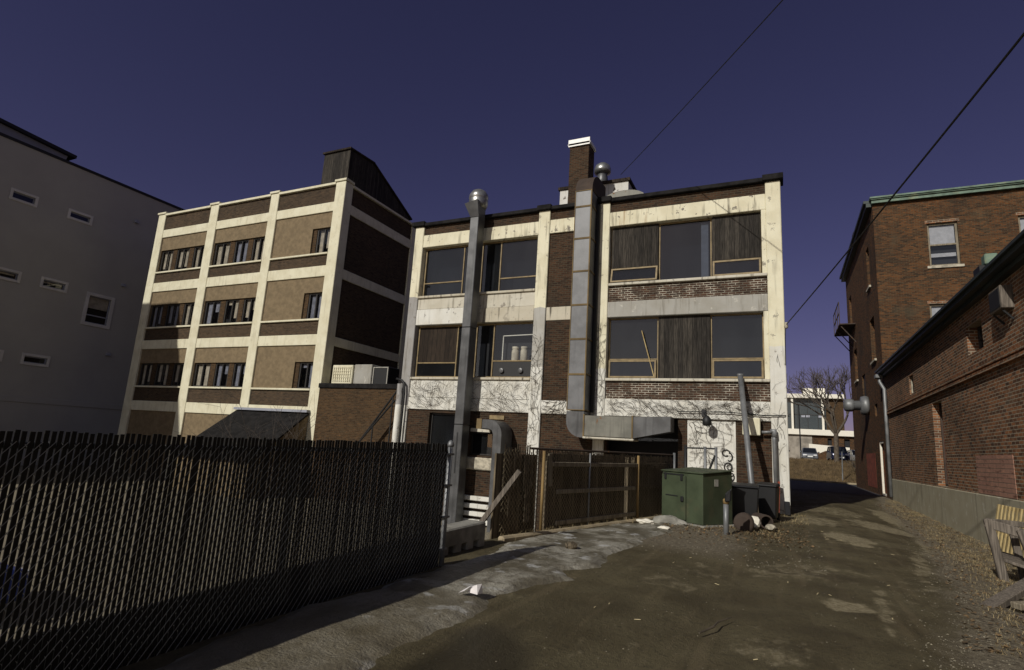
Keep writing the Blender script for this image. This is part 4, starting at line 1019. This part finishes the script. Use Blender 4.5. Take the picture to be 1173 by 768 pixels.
# ------------------------------------------------------------------ broken timber and pallet at the right edge
TF = thing('trestle', 'grey weathered broken trestle of rough timber at the right edge', 'trestle', (3.8, 13, -.25))
MB().bar((3.42, 13.0, -.3), (3.26, 13.0, .80), .13, .10, up=(0, 1, 0)).build('leg', M['wood_grey'], TF, bevel=.012)
MB().bar((3.88, 12.75, -.3), (3.64, 12.8, .68), .12, .10, up=(0, 1, 0)).build('leg', M['wood_grey'], TF, bevel=.012)
MB().bar((3.9, 13.75, -.3), (3.78, 13.75, .7), .11, .09, up=(0, 1, 0)).build('leg', M['wood_grey'], TF, bevel=.012)
MB().bar((3.22, 13.02, .74), (3.76, 12.78, .60), .06, .16).build('rail', M['wood_grey'], TF, bevel=.012)
MB().bar((3.3, 13.1, .76), (4.6, 13.3, .72), .08, .10).build('rail', M['wood_grey'], TF, bevel=.012)
MB().hexa([(3.38, 13.0, .12), (3.78, 12.7, .02), (4.1, 13.5, .05), (3.6, 13.7, .16), (3.38, 13.0, .17), (3.78, 12.7, .07), (4.1, 13.5, .10), (3.6, 13.7, .21)]).build('board', M['wood_grey'], TF, bevel=.008)
PL = thing('pallet', 'yellow pine slatted pallet standing against the low wall behind the grey frame', 'pallet', (4.4, 16, -.25))
def pm(u, d, z): return (4.55 + d - .2*(.9 - z), u, z)
for z in (.86, .3, -.2): MB().box(13.6, 17.3, .02, .06, z-.05, z+.03, pm).build('rail', M['wood_yellow'], PL, bevel=.005)
u = 13.62
while u < 17.25:
    MB().box(u, u+.09, -.02, .015, -.25, .9, pm).build('slat', M['wood_yellow'], PL, bevel=.005); u += .235
planks = [((2.18, 9.35, -.12), (3.5, 11.2, .28), .17, .09, 'thick grey beam propped up on the pile'), ((2.3, 9.0, -.12), (3.6, 9.9, .02), .20, .06, 'flat grey plank at the front of the pile'),
          ((2.05, 9.75, -.14), (2.75, 9.05, -.08), .12, .08, 'short dark beam crossing under the pile'), ((2.6, 9.6, -.02), (4.0, 10.4, .12), .14, .08, 'rotten brown beam in the middle of the pile')]
for a, b, w_, h_, lb in planks:
    tag(MB().bar(a, b, w_, h_).build('timber_plank', M['wood_grey'] if 'brown' not in lb else M['wood_rail'], None, bevel=.01), lb + ' at the lower right', 'plank', 'broken timber at the lower right')

# ------------------------------------------------------------------ litter and ground clutter
mb = MB().hexa([(-2.98, 5.45, .07), (-2.84, 5.42, .07), (-2.82, 5.5, .075), (-2.95, 5.52, .07), (-2.95, 5.5, .12), (-2.86, 5.44, .16), (-2.83, 5.49, .165), (-2.92, 5.53, .13)])
mb.quad((-3.05, 5.4, .06), (-2.96, 5.36, .10), (-2.93, 5.46, .14), (-3.02, 5.5, .09))
tag(mb.build('paper_scrap', M['paper']), 'crumpled white scrap of paper on the dirty ice near the fence', 'litter')
tag(MB().tube([(-.72, 5.75, .02), (-.62, 5.98, .035), (-.60, 6.2, .03), (-.5, 6.45, .03)], [.008, .01, .008, .004], 5).build('crack', M['bark']), 'thin dark stick lying on the wet dirt in the foreground', 'crack')  # thin dark tube standing in for a crack in the ground

# dirty ice sheet
poly = [(-3.78, 2.2), (-2.7, 2.3), (-2.6, 3.2), (-2.75, 4.0), (-2.6, 4.8), (-2.8, 5.8), (-2.6, 6.4), (-2.3, 7.0), (-2.62, 7.4), (-2.32, 7.9), (-2.42, 9.0), (-2.28, 10.4), (-2.3, 11.6), (-2.05, 12.7), (-2.35, 13.3), (-2.9, 13.5), (-3.25, 12.9), (-3.72, 11.1), (-4.02, 9.6), (-4.1, 8.6), (-3.96, 8.2), (-3.97, 6.7), (-3.97, 5.5), (-3.93, 3.5)]
def sd(x, y):
    ins = False; dm = 1e9; n_ = len(poly)
    for i in range(n_):
        (ax_, ay), (bx, by) = poly[i], poly[(i+1) % n_]
        if (ay > y) != (by > y) and x < (bx-ax_)*(y-ay)/(by-ay)+ax_: ins = not ins
        L2 = (bx-ax_)**2 + (by-ay)**2; t_ = max(0, min(1, ((x-ax_)*(bx-ax_)+(y-ay)*(by-ay))/L2))
        dm = min(dm, math.hypot(x-ax_-t_*(bx-ax_), y-ay-t_*(by-ay)))
    return dm if ins else -dm
st = .045; gx = [-4.3 + st*i for i in range(56)]; gy = [2.1 + st*j for j in range(260)]
ids = {}; im = MB()
for j, y in enumerate(gy):
    for i, x in enumerate(gx):
        d = sd(x, y) + .12*noise.noise((x*2.2, y*1.6, 1)) + .05*noise.noise((x*8, y*7, 3))
        if d > -.05:
            h_ = -.012 + .058*smooth((d+.05)/.22) + .010*noise.noise((x*1.5, y*1.1, 6))*smooth(d/.2) + .006*noise.noise((x*6, y*5, 8))*smooth(d/.1)
            ids[(i, j)] = len(im.v); im.v.append((x, y, gh(x, y) + h_))
for (i, j) in ids:
    q = [(i, j), (i+1, j), (i+1, j+1), (i, j+1)]
    if all(k in ids for k in q): im.f.append(tuple(ids[k] for k in q))
t = NT('dirty ice'); n1 = t.noise(1.4, detail=8, rough=.65); n2 = t.noise(9, detail=6, rough=.7, off=2); n3 = t.noise(40, detail=3)
c = t.mix(t.ramp(n1, .38, .62), (.12, .105, .075), (.33, .31, .26))
c = t.mix(t.ramp(t.noise(2.6, stretch=(1.6, .5, 1), detail=7, off=11), .5, .68, 0, .7), c, (.10, .085, .058))
c = t.mix(t.ramp(n2, .48, .66, 0, .75), c, (.085, .072, .05)); c = t.mix(t.ramp(n3, .58, .66, 0, .7), c, (.05, .042, .03))
c = t.mix(t.ramp(t.noise(3.0, detail=7, off=9), .58, .66, 0, .75), c, (.50, .50, .49))
x_, y_, z_ = t.xyz(); c = t.mix(t.ramp(y_, 6.4, 3.8, 0, .7), c, t.mix(n2, (.07, .056, .032), (.20, .17, .115)))
t.bsdf(c, t.ramp(n1, .3, .7, .3, .65), 0, t.bump(t.math('ADD', n2, t.math('MULTIPLY', n3, .5)), .8, .03), .5)
tag(im.build('ice_sheet', t.m, None, shade=True), 'dirty grey ice sheet melting along the fences', 'ice', kind='stuff')
for k, (c_, r_, s_) in enumerate((((-2.8, 13.2, .06), .15, 21), ((-2.3, 12.7, .04), .10, 24))):
    tag(rock('snow_lump', c_, r_, M['office_white'], s_, (1.3, 1, .45), 3), ('larger clean white snow lump at the foot of the fence' if k == 0 else 'smaller white snow lump at the edge of the ice'), 'snow')

# gravel and pebbles
mb = MB(); r = random.Random(17)
def pebble(x, y, s_):
    z = gh(x, y); n_ = len(mb.v)
    pts = [(1,0,0),(-1,0,0),(0,1,0),(0,-1,0),(0,0,.7),(0,0,-.5)]
    an = r.uniform(0, 6.28); ca, sa = math.cos(an), math.sin(an)
    for p in pts:
        k = s_*r.uniform(.6, 1.2); mb.v.append((x+(p[0]*ca-p[1]*sa)*k, y+(p[0]*sa+p[1]*ca)*k, z+p[2]*k+s_*.25))
    for f in ((0,2,4),(2,1,4),(1,3,4),(3,0,4),(2,0,5),(1,2,5),(3,1,5),(0,3,5)): mb.f.append(tuple(n_+i for i in f))
for _ in range(2600):
    y = 6 + 26*r.random()**1.6; x = pw(verge_edge, y) + r.gauss(.15, .28)
    pebble(x, y, r.choice((.004, .005, .006, .008, .012)))
for _ in range(900): pebble(r.uniform(-2.2, .6), r.uniform(9.8, 15.5), r.choice((.005, .007, .01, .016)))
for _ in range(1300):
    y = 3 + 14*r.random(); pebble(r.uniform(-3, 2.6), y, r.choice((.003, .004, .005, .008)))
tag(mb.build('gravel', mat_rough('pale gravel', (.22, .195, .145), var=.6, scale=8)), 'loose pale gravel along the edges of the dirt alley', 'gravel', kind='stuff')

# dry grass and dead leaves
mb = MB(); r = random.Random(23)
def blade(x, y, h_, lean, w_):
    z = gh(x, y) - .01; a = r.uniform(0, 6.28); dx, dy = math.cos(a), math.sin(a); px, py = -dy*w_, dx*w_
    b = (x + dx*h_*lean*.4, y + dy*h_*lean*.4, z + h_*.65); c = (x + dx*h_*lean, y + dy*h_*lean, z + h_*(1 - .35*lean))
    n_ = len(mb.v)
    mb.v += [(x-px, y-py, z), (x+px, y+py, z), (b[0]+px*.8, b[1]+py*.8, b[2]), (b[0]-px*.8, b[1]-py*.8, b[2]), c]
    mb.f += [(n_, n_+1, n_+2, n_+3), (n_+3, n_+2, n_+4)]
cnt = 0
while cnt < 26000:
    y = 7 + 27*r.random()**1.8; x0 = pw(verge_edge, y) + .25
    x = r.uniform(x0, 4.92); dens = .25 + .75*smooth((noise.noise((x*1.6, y*1.3, 5)) + .25)*1.6)
    dens *= .35 + .65*smooth((x-x0)/.7)
    if r.random() > dens: continue
    blade(x, y, r.uniform(.02, .075), r.uniform(.6, 1.6), .003); cnt += 1
for _ in range(1500):
    s_ = r.uniform(0, LN); p = f2(s_, r.gauss(.1, .08), 0); blade(p.x, p.y, r.uniform(.04, .16), r.uniform(.3, 1.2), .003)
for _ in range(900): blade(r.uniform(-2.4, 0), r.gauss(14.6, .7), r.uniform(.03, .1), r.uniform(.5, 1.4), .004)
for _ in range(700): blade(r.uniform(-.6, .6), r.uniform(17, 20), r.uniform(.03, .1), r.uniform(.5, 1.4), .004)
tag(mb.build('dry_grass', mat_rough('straw', (.29, .225, .12), var=.6, scale=5)), 'short straw coloured dry grass along the walls and fences', 'grass', kind='stuff')
mb = MB(); r = random.Random(29)
LIT = MB()
for _ in range(28):
    x, y, a, l_ = r.uniform(-1.8, 2.4), 3.5 + 14*r.random(), r.uniform(0, 3.14), r.uniform(.02, .07)
    LIT.bar((x, y, gh(x, y)+.006), (x+math.cos(a)*l_, y+math.sin(a)*l_, gh(x, y)+.012), .008, .004)
tag(LIT.build('straw_bits', mat_rough('pale straw', (.50, .42, .25), var=.3)), 'pale straw slivers lying loose on the dirt', 'straw', kind='stuff')
for _ in range(5200):
    if r.random() < .68:
        y = 7 + 24*r.random()**1.6; x = r.uniform(pw(verge_edge, y), 4.9)
    else: x, y = r.uniform(-2.5, .5), r.gauss(14.2, 1.2)
    s_ = r.uniform(.012, .035); z = gh(x, y) + r.uniform(.005, .03); a = r.uniform(0, 6.28); ca, sa = math.cos(a)*s_, math.sin(a)*s_
    k = r.uniform(-.6, .6)*s_
    mb.quad((x-ca, y-sa, z), (x+sa*.6, y-ca*.6, z+k), (x+ca, y+sa, z+.2*s_), (x-sa*.6, y+ca*.6, z+abs(k)))
tag(mb.build('leaf_litter', mat_rough('dead leaves', (.155, .10, .05), var=.6, scale=7)), 'brown dead leaf litter scattered over the verge', 'leaf litter', kind='stuff')

# ------------------------------------------------------------------ creeping vines on the factory
def vines(label, u0, u1, z0, z1, d, n, seed, horiz, avoid=None):
    r = random.Random(seed); mb = MB()
    for _ in range(n):
        u = r.uniform(u0, u1); z = r.uniform(z0, z1); a = (r.choice((0, math.pi)) + r.gauss(0, .45)) if r.random() < horiz else math.pi/2 + r.gauss(0, .5)
        L = r.uniform(.25, 1.5); rad = r.uniform(.003, .0075); pts = []; tot = 0
        while tot < L:
            pts.append(F(u, d - r.uniform(0, .012), z)); a += r.gauss(0, .24)
            stp = .07; u += math.cos(a)*stp; z += math.sin(a)*stp; tot += stp
            if not (u0 < u < u1 and z0 < z < z1): break
        if len(pts) > 2: mb.tube(pts, [rad*(1-.6*i/len(pts)) for i in range(len(pts))], 4)
    tag(mb.build('climbing_vine', M['vine']), label, 'vine', 'bare vines on the factory')
vines('bare vine spreading over the white band under the left factory windows', -14.5, -8.8, 2.75, 4.05, -.034, 250, 41, .55)
vines('bare vine over the long white band of the right factory bay', -5.75, -.3, 2.72, 3.44, -.03, 240, 42, .7)
vines('bare vine climbing the second pilaster from the left', -8.82, -8.28, 1.4, 5.9, -.022, 90, 43, .25)
vines('bare vine climbing the pilaster right of the grey duct', -6.22, -5.77, 2.8, 6.3, -.022, 90, 44, .25)
vines('bare vine on the white door panel of the factory', -2.88, -1.38, .7, 2.75, .095, 80, 45, .45)
vines('sparse vine tendrils on the right corner pilaster', -.3, .18, 1.2, 5.0, -.022, 16, 46, .3)
vines('bare vine on the short white band of the middle bay', -8.3, -6.98, 2.5, 3.4, .01, 60, 47, .7)

# bare shrub behind the black fence
def shrub(name, c, h_, n, seed, label, cat, mat, spread=.5, r0=.018, group=None):
    r = random.Random(seed); mb = MB()
    def grow(p, d, L, rad, dep):
        pts = [p]; q = p
        for i in range(4):
            d = (d + Vector((r.gauss(0, .16), r.gauss(0, .16), r.gauss(.03, .08)))).normalized(); q = q + d*L/4; pts.append(q)
        mb.tube(pts, [rad, rad*.85, rad*.7, rad*.6, rad*.5], 4, cap=False)
        if dep > 0:
            for _ in range(r.randint(2, 4)):
                k = r.choice((2, 3, 4)); nd = (d + Vector((r.gauss(0, .55), r.gauss(0, .55), r.gauss(0, .3)))).normalized()
                grow(pts[k], nd, L*r.uniform(.5, .75), rad*.55, dep-1)
    for _ in range(n):
        d = Vector((r.gauss(0, spread), r.gauss(0, spread), 1)).normalized()
        grow(Vector(c) + Vector((r.gauss(0, .1), r.gauss(0, .1), 0)), d, h_*r.uniform(.5, .7), r0, 2)
    o = mb.build(name, mat); return tag(o, label, cat, group)
shrub('bare_shrub', (-15.9, 14, -1.6), 4.4, 15, 51, 'leafless thin shrub rising above the black fence before the sloping shed roof', 'shrub', M['twig'], .42, .015)

# ------------------------------------------------------------------ overhead wires
def wire(name, a, b, sag, rad, label):
    a, b = Vector(a), Vector(b)
    pts = [a.lerp(b, i/24) - Vector((0, 0, sag*4*(i/24)*(1-i/24))) for i in range(25)]
    return tag(MB().tube(pts, rad, 6).build(name, M['cable']), label, 'cable', 'overhead cables')
wire('overhead_cable', (.24, 19.95, 5.95), (4.35, .2, 7.5), .12, .017, 'thick overhead cable from the factory corner across the alley to the right')
wire('overhead_cable', (-6.2, 22.95, 13.75), (4.1, 5.4, 10.25), .1, .014, 'overhead cable running from the factory roof up out of the top of the photo')
ins = thing('cable_anchor', 'small insulator and drop cable fixed on the right corner of the factory', 'insulator', (.24, 19.95, 5.9))
MB().lathe((.24, 19.93, 5.82), [(.03, 0), (.06, .03), (.06, .12), (.03, .16), (.05, .2)], 10).build('insulator', M['stone'], ins, shade=True)
MB().tube([(.22, 19.93, 5.85), (.2, 19.9, 5.5), (.19, 19.9, 4.6)], .015, 6).build('drop_cable', M['cable'], ins)

# ------------------------------------------------------------------ cars
def car(label, loc, rz, paint, L=4.2, W=1.74, H=1.45, suv=False, group='cars parked beyond the street', detail=True):
    o = thing('parked_car', label, 'car', loc, rz, group)
    hb = .30 if suv else .24; belt = .62*H if not suv else .60*H; hood = .54*H if not suv else .58*H
    # body: loft along y (front at -L/2)
    prof = [(-.5, hb+.12, hood-.22, .82), (-.485, hb, hood-.08, .93), (-.40, hb-.02, hood, .99), (-.22, hb-.02, belt-.02, 1.0), (.0, hb-.02, belt, 1.0), (.25, hb-.02, belt+.02, 1.0), (.42, hb, belt+.02, .97), (.485, hb+.05, belt-.05, .92), (.5, hb+.15, belt-.25, .85)]
    mb = MB(); n_ = 10
    for (yy, zb, zt, wk) in prof:
        w_ = W/2*wk; zm = (zb+zt)/2
        ring = [(-w_*.9, zb), (w_*.9, zb), (w_, zb+.08), (w_*1.0, zm), (w_*.97, zt-.07), (w_*.86, zt), (-w_*.86, zt), (-w_*.97, zt-.07), (-w_, zm), (-w_, zb+.08)]
        mb.v += [(x, yy*L, z) for x, z in ring]
    for i in range(len(prof)-1):
        for k in range(n_): mb.f.append((i*n_+k, i*n_+(k+1) % n_, (i+1)*n_+(k+1) % n_, (i+1)*n_+k))
    mb.f.append(tuple(reversed(range(n_)))); mb.f.append(tuple((len(prof)-1)*n_+k for k in range(n_)))
    mb.build('body', paint, o, bevel=.02, local=True, shade=False)
    y0, y1, y2, y3 = (-.24*L, -.08*L, .30*L, .44*L) if not suv else (-.22*L, -.10*L, .40*L, .47*L)
    wb, wt = W*.44, W*.37
    MB().hexa([(-wb, y0, belt-.02), (wb, y0, belt-.02), (wb, y3, belt), (-wb, y3, belt), (-wt, y1, H-.05), (wt, y1, H-.05), (wt, y2, H-.05), (-wt, y2, H-.05)]).build('windows', M['car_glass'], o, bevel=.02, local=True)
    MB().hexa([(-wt-.02, y1-.05, H-.06), (wt+.02, y1-.05, H-.06), (wt+.02, y2+.05, H-.06), (-wt-.02, y2+.05, H-.06), (-wt+.06, y1+.1, H), (wt-.06, y1+.1, H), (wt-.06, y2-.1, H), (-wt+.06, y2-.1, H)]).build('roof', paint, o, bevel=.02, local=True)
    mb = MB()
    for sx in (-1, 1):
        mb.bar((sx*(wb+.005), y0, belt), (sx*(wt+.005), y1, H-.05), .06, .06); mb.bar((sx*(wb+.005), y3, belt), (sx*(wt+.005), y2, H-.05), .07, .07)
        mb.bar((sx*(wb+.008), .08*L, belt), (sx*(wt+.008), .08*L, H-.05), .05, .05)
    mb.build('pillars', paint, o, local=True)
    for sx in (-1, 1):
        for yy in (-.31*L, .30*L):
            wh = MB().lathe((sx*(W/2-.11), yy, .31), [(.2, -.1), (.29, -.1), (.31, -.07), (.31, .07), (.29, .1), (.2, .1)], 20, 'x').build('wheel', M['tyre'], o, local=True)
            MB().lathe((sx*(W/2-.01), yy, .31), [(.19, -.012), (.19, .012), (.05, .02)] if sx > 0 else [(.05, -.02), (.19, -.012), (.19, .012)], 16, 'x').build('rim', M['rim'], wh, local=True)
        MB().box(sx*W*.30-.17, sx*W*.30+.17, -.497*L-.02, -.48*L, hood-.24, hood-.10).build('headlight', M['lamp'], o, bevel=.02, local=True)
        MB().box(sx*W*.36-.12, sx*W*.36+.12, .48*L, .498*L+.01, belt-.3, belt-.1).build('tail_light', M['tail'], o, bevel=.02, local=True)
        MB().box(sx*(W/2+.09)-.08, sx*(W/2+.09)+.08, -.17*L, -.14*L, belt, belt+.14).build('mirror', paint, o, bevel=.02, local=True)
    MB().box(-.45, .45, -.503*L, -.49*L, hb+.14, hood-.26).build('grille', M['trim_black'], o, bevel=.01, local=True)
    MB().box(-.26, .26, -.5*L-.03, -.5*L-.012, hb+.14, hb+.27).build('number_plate', M['plate'], o, local=True)
    return o
car('dark silver hatchback facing the camera in the lot across the street', (2.85, 74, 1.77), 0, M['car_silver'], 4.1, 1.66, 1.42)
car('dark blue off-road car behind the bare tree trunk', (5.65, 73.6, 1.77), R(4), M['car_navy'], 4.4, 1.8, 1.72, True)
car('black car half hidden by the white corner of the factory', (-.15, 74.5, 1.77), 0, M['car_black'], 4.2, 1.72, 1.42)
car('pale car between the tree and the tall brick building', (7.9, 77, 1.77), R(8), M['car_pale'], 4.4, 1.75, 1.5)
car('blue car in the lower lot glimpsed through the black fence slats', (-11.9, 3.4, -1.6), R(180), M['car_blue'], 4.3, 1.74, 1.45, group='cars behind the black fence')

# ------------------------------------------------------------------ beyond the street
OF = thing('office_building', 'modern white framed office building with dark glazing beyond the parking lot', 'office', (0, 108, 1.7))
OY = face_front(105.0)
MB().box(-40, 9.3, -.6, 14, 11.9, 12.6, OY).build('roof_slab', M['office_white'], OF, bevel=.03)
MB().box(3.5, 6.9, 2, 7, 12.6, 13.85, OY).build('rooftop_plant_room', M['office_white'], OF)
for u in (-16, -12, -7.5, -3, 1.6, 6.05): MB().box(u, u+.32, -.3, .2, 6.8, 11.9, OY).build('column', M['office_white'], OF)
gl = MB().box(-39, 6.7, .5, .6, 6.8, 11.9, OY).build('glazing', mat_plain('dark tinted glazing', (.06, .07, .075), .15, 0, .5), OF)
mb = MB()
for u in [(-38 + 1.5*k) for k in range(30)]: mb.box(u, u+.06, .42, .495, 6.8, 11.9, OY)
mb.box(-39, 6.7, .43, .49, 9.2, 9.3, OY); mb.build('mullions', M['frame_dark'], gl)
mb = MB()
for u in (3.1, 3.8, 5.6): mb.box(u, u+.55, .40, .415, 8.8, 9.15, OY)
mb.build('pale_panel', M['curtain_blue'], gl)  # pale grey panels set in front of the glazing
MB().box(6.72, 9.2, .2, 12, 5.9, 11.9, OY).build('brick_bay', M['brick_annex'], OF)
MB().box(-40, 24, -1.0, .3, 5.9, 6.8, OY).build('terrace_band', M['office_white'], OF, bevel=.03)
MB().box(-40, 4.5, -.5, 12, 1.7, 5.9, OY).build('stone_base', M['office_stone'], OF)
mb = MB().wall(lambda u, d, z: OY(u, d-.4, z), 4.5, 24, 1.7, 5.9, [(6.7, 7.3, 4.4, 5.5), (9.0, 9.8, 3.6, 5.5), (11.5, 13, 4, 5.5)], .4); mb.build('brick_base', M['brick_r'], OF)
MB().box(4.6, 23.9, .05, 12, 1.7, 5.88, OY).build('interior_wall', M['interior'], OF)
mb = MB(); mb.prism([(3.8, 4.35), (9.2, 4.05), (9.2, 3.4), (6, 3.4), (5.2, 3.0), (3.8, 3.6)], -6, -5.6, OY); mb.build('ramp_parapet', M['office_white'], OF)
def bare_tree(loc, h_, seed, label, cr):
    o = thing('bare_tree', label, 'tree', loc); r = random.Random(seed); T_ = MB(); C_ = MB()
    base = Vector(loc)
    def grow(p, d, L, rad, dep):
        pts = [p]; q = p
        for i in range(4):
            d = (d + Vector((r.gauss(0, .10), r.gauss(0, .10), r.gauss(.04, .05)))).normalized(); q = q + d*L/4; pts.append(q)
        (T_ if dep >= 4 else C_).tube(pts, [rad, rad*.92, rad*.84, rad*.76, rad*.68], 8 if dep >= 4 else 4, cap=False)
        if dep == 0: return
        nb_ = r.choice((2, 3, 3)) if dep > 1 else r.choice((3, 4))
        for i in range(nb_):
            ang = r.uniform(0, 6.28); tl = r.uniform(.35, .85) * (1 if dep < 6 else .8)
            side = d.orthogonal().normalized(); side = Matrix.Rotation(ang, 3, d) @ side
            nd = (d + side*tl + Vector((0, 0, .08))).normalized()
            grow(pts[-1] if i < 2 else pts[r.choice((2, 3))], nd, L*r.uniform(.66, .86), rad*r.uniform(.55, .72), dep-1)
    T_.tube([base + Vector((0, 0, -.3)), base + Vector((0, 0, .1)), base + Vector((.05, 0, h_*.3))], [.34, .26, .21], 10, cap=False)
    top = base + Vector((.05, 0, h_*.29))
    for d in cr: grow(top, Vector(d).normalized(), h_*.22, .14, 5)
    T_.build('trunk', M['bark'], o, shade=True); C_.build('crown', M['twig'], o)
    return o
bare_tree((4.95, 66, 1.45), 10.4, 61, 'large leafless tree on the grass bank across the street', [(.15, 0, 1), (-.75, .2, 1), (.6, -.3, .9), (-.2, -.5, 1)])
shrub('bank_shrub', (6.2, 60, .9), 1.5, 14, 66, 'low brown shrub on the grass bank beside the tall brick building', 'shrub', M['twig'], .7, .03)
lp = thing('street_lamp', 'thin dark lamp post in the parking lot beyond the street', 'lamp post', (2.15, 80, 1.77))
MB().tube([(2.15, 80, 1.77), (2.08, 80, 8.6)], .07, 8).build('post', M['steel_dark'], lp); MB().box(1.8, 2.3, 79.8, 80.2, 8.6, 8.75).build('lamp_head', M['steel_dark'], lp)
tag(MB().tube([(4.65, 57, gh(4.65, 57)-.1), (4.7, 57, 2.65)], .05, 8).build('metal_post', M['pole']), 'thin bare metal post at the foot of the grass bank', 'post')
mb = MB(); r = random.Random(71)
for _ in range(9000):
    x, y = r.uniform(-3, 9), BANK_Y + .5 + 14*r.random(); z = gh(x, y); h_ = r.uniform(.08, .3); a = r.uniform(0, 6.28)
    dx, dy = math.cos(a)*h_*.6, math.sin(a)*h_*.6; mb.v += [(x-.02, y, z-.02), (x+.02, y, z-.02), (x+dx, y+dy, z+h_)]; n_ = len(mb.v); mb.f.append((n_-3, n_-2, n_-1))
tag(mb.build('bank_grass', mat_rough('brown bank grass', (.115, .078, .038), var=.6, scale=1.5)), 'brown winter grass covering the bank across the street', 'grass', kind='stuff')
# distant wooded rise and houses' ground line beyond the office
mb = MB(); r = random.Random(81)
n_ = 80
for i in range(n_+1):
    x = -420 + 840*i/n_; h_ = 4 + 5*noise.noise((x*.012, 3, 1)) + 1.5*noise.noise((x*.06, 1, 2))
    mb.v += [(x, 420, -2), (x, 440, max(1.5, h_)), (x, 520, -2)]
for i in range(n_):
    a = i*3
    mb.f += [(a, a+3, a+4, a+1), (a+1, a+4, a+5, a+2)]
tag(mb.build('hills', mat_rough('brown hills', (.09, .07, .05), var=.4, scale=.03)), 'low brown hills on the horizon', 'hills', kind='structure')

# ------------------------------------------------------------------ sky, sun, camera
SX, SY = .42, 1.55                     # horizontal run of a shadow per metre of drop
to_sun = Vector((-SX, -SY, 1)).normalized()
el = math.asin(to_sun.z); az = math.atan2(to_sun.x, to_sun.y)
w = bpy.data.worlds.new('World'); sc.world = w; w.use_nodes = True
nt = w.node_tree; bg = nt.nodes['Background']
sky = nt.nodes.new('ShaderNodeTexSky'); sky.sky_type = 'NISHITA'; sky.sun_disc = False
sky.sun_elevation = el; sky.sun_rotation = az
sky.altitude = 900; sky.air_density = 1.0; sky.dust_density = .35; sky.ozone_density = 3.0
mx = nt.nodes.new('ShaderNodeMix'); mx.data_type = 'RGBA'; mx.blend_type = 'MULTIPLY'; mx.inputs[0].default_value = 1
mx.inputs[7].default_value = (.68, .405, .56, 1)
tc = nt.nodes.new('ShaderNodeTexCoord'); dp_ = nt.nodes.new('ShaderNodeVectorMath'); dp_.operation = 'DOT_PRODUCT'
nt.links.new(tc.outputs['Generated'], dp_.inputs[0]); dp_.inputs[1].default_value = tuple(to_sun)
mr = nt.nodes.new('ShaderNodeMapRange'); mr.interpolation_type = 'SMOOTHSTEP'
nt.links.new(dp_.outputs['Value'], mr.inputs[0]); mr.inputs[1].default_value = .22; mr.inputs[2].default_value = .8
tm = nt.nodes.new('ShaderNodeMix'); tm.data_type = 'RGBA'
tm.inputs[6].default_value = (.68, .405, .56, 1); tm.inputs[7].default_value = (2.3, 1.55, 1.15, 1)   # sky towards the sun, behind the camera, brightened as added fill
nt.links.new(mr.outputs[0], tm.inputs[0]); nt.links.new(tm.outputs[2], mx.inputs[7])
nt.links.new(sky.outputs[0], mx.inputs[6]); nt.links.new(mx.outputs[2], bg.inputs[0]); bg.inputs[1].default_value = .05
sl = bpy.data.lights.new('Sun', 'SUN'); sl.energy = 3.4; sl.angle = R(.53); sl.color = (1, .96, .87)
so = bpy.data.objects.new('Sun', sl); col.objects.link(so); so.rotation_euler = (-to_sun).to_track_quat('-Z', 'Y').to_euler()
so.location = (0, -10, 40)
sc.view_settings.view_transform = 'Standard'; sc.view_settings.look = 'None'; sc.view_settings.gamma = 1; sc.view_settings.exposure = 0
sc.view_settings.use_curve_mapping = False
fpx, p_, r_, th = 642.87, R(10.93), R(3.536), R(25.876)
cp_, sp_ = math.cos(p_), math.sin(p_)
fw = Vector((0, cp_, sp_)); up = Vector((0, -sp_, cp_)); rt = Vector((1, 0, 0))
RR = rt*math.cos(r_) + up*math.sin(r_); UU = up*math.cos(r_) - rt*math.sin(r_)
Xa = Vector((math.cos(th), -math.sin(th), 0)); Ya = Vector((math.sin(th), math.cos(th), 0))
g = lambda v: Vector((v.dot(Xa), v.dot(Ya), v.z))
RR, UU, FF = g(RR), g(UU), g(fw)
cd = bpy.data.cameras.new('Camera'); cam = bpy.data.objects.new('Camera', cd); col.objects.link(cam)
cam.matrix_world = Matrix(((RR.x, UU.x, -FF.x, 0), (RR.y, UU.y, -FF.y, 0), (RR.z, UU.z, -FF.z, 1.6), (0, 0, 0, 1)))
cd.sensor_width = 36; cd.lens = 36*fpx/1173; cd.clip_start = .05; cd.clip_end = 3000
sc.camera = cam
sc.cycles.use_denoising = True
sc.cycles.transparent_max_bounces = 16
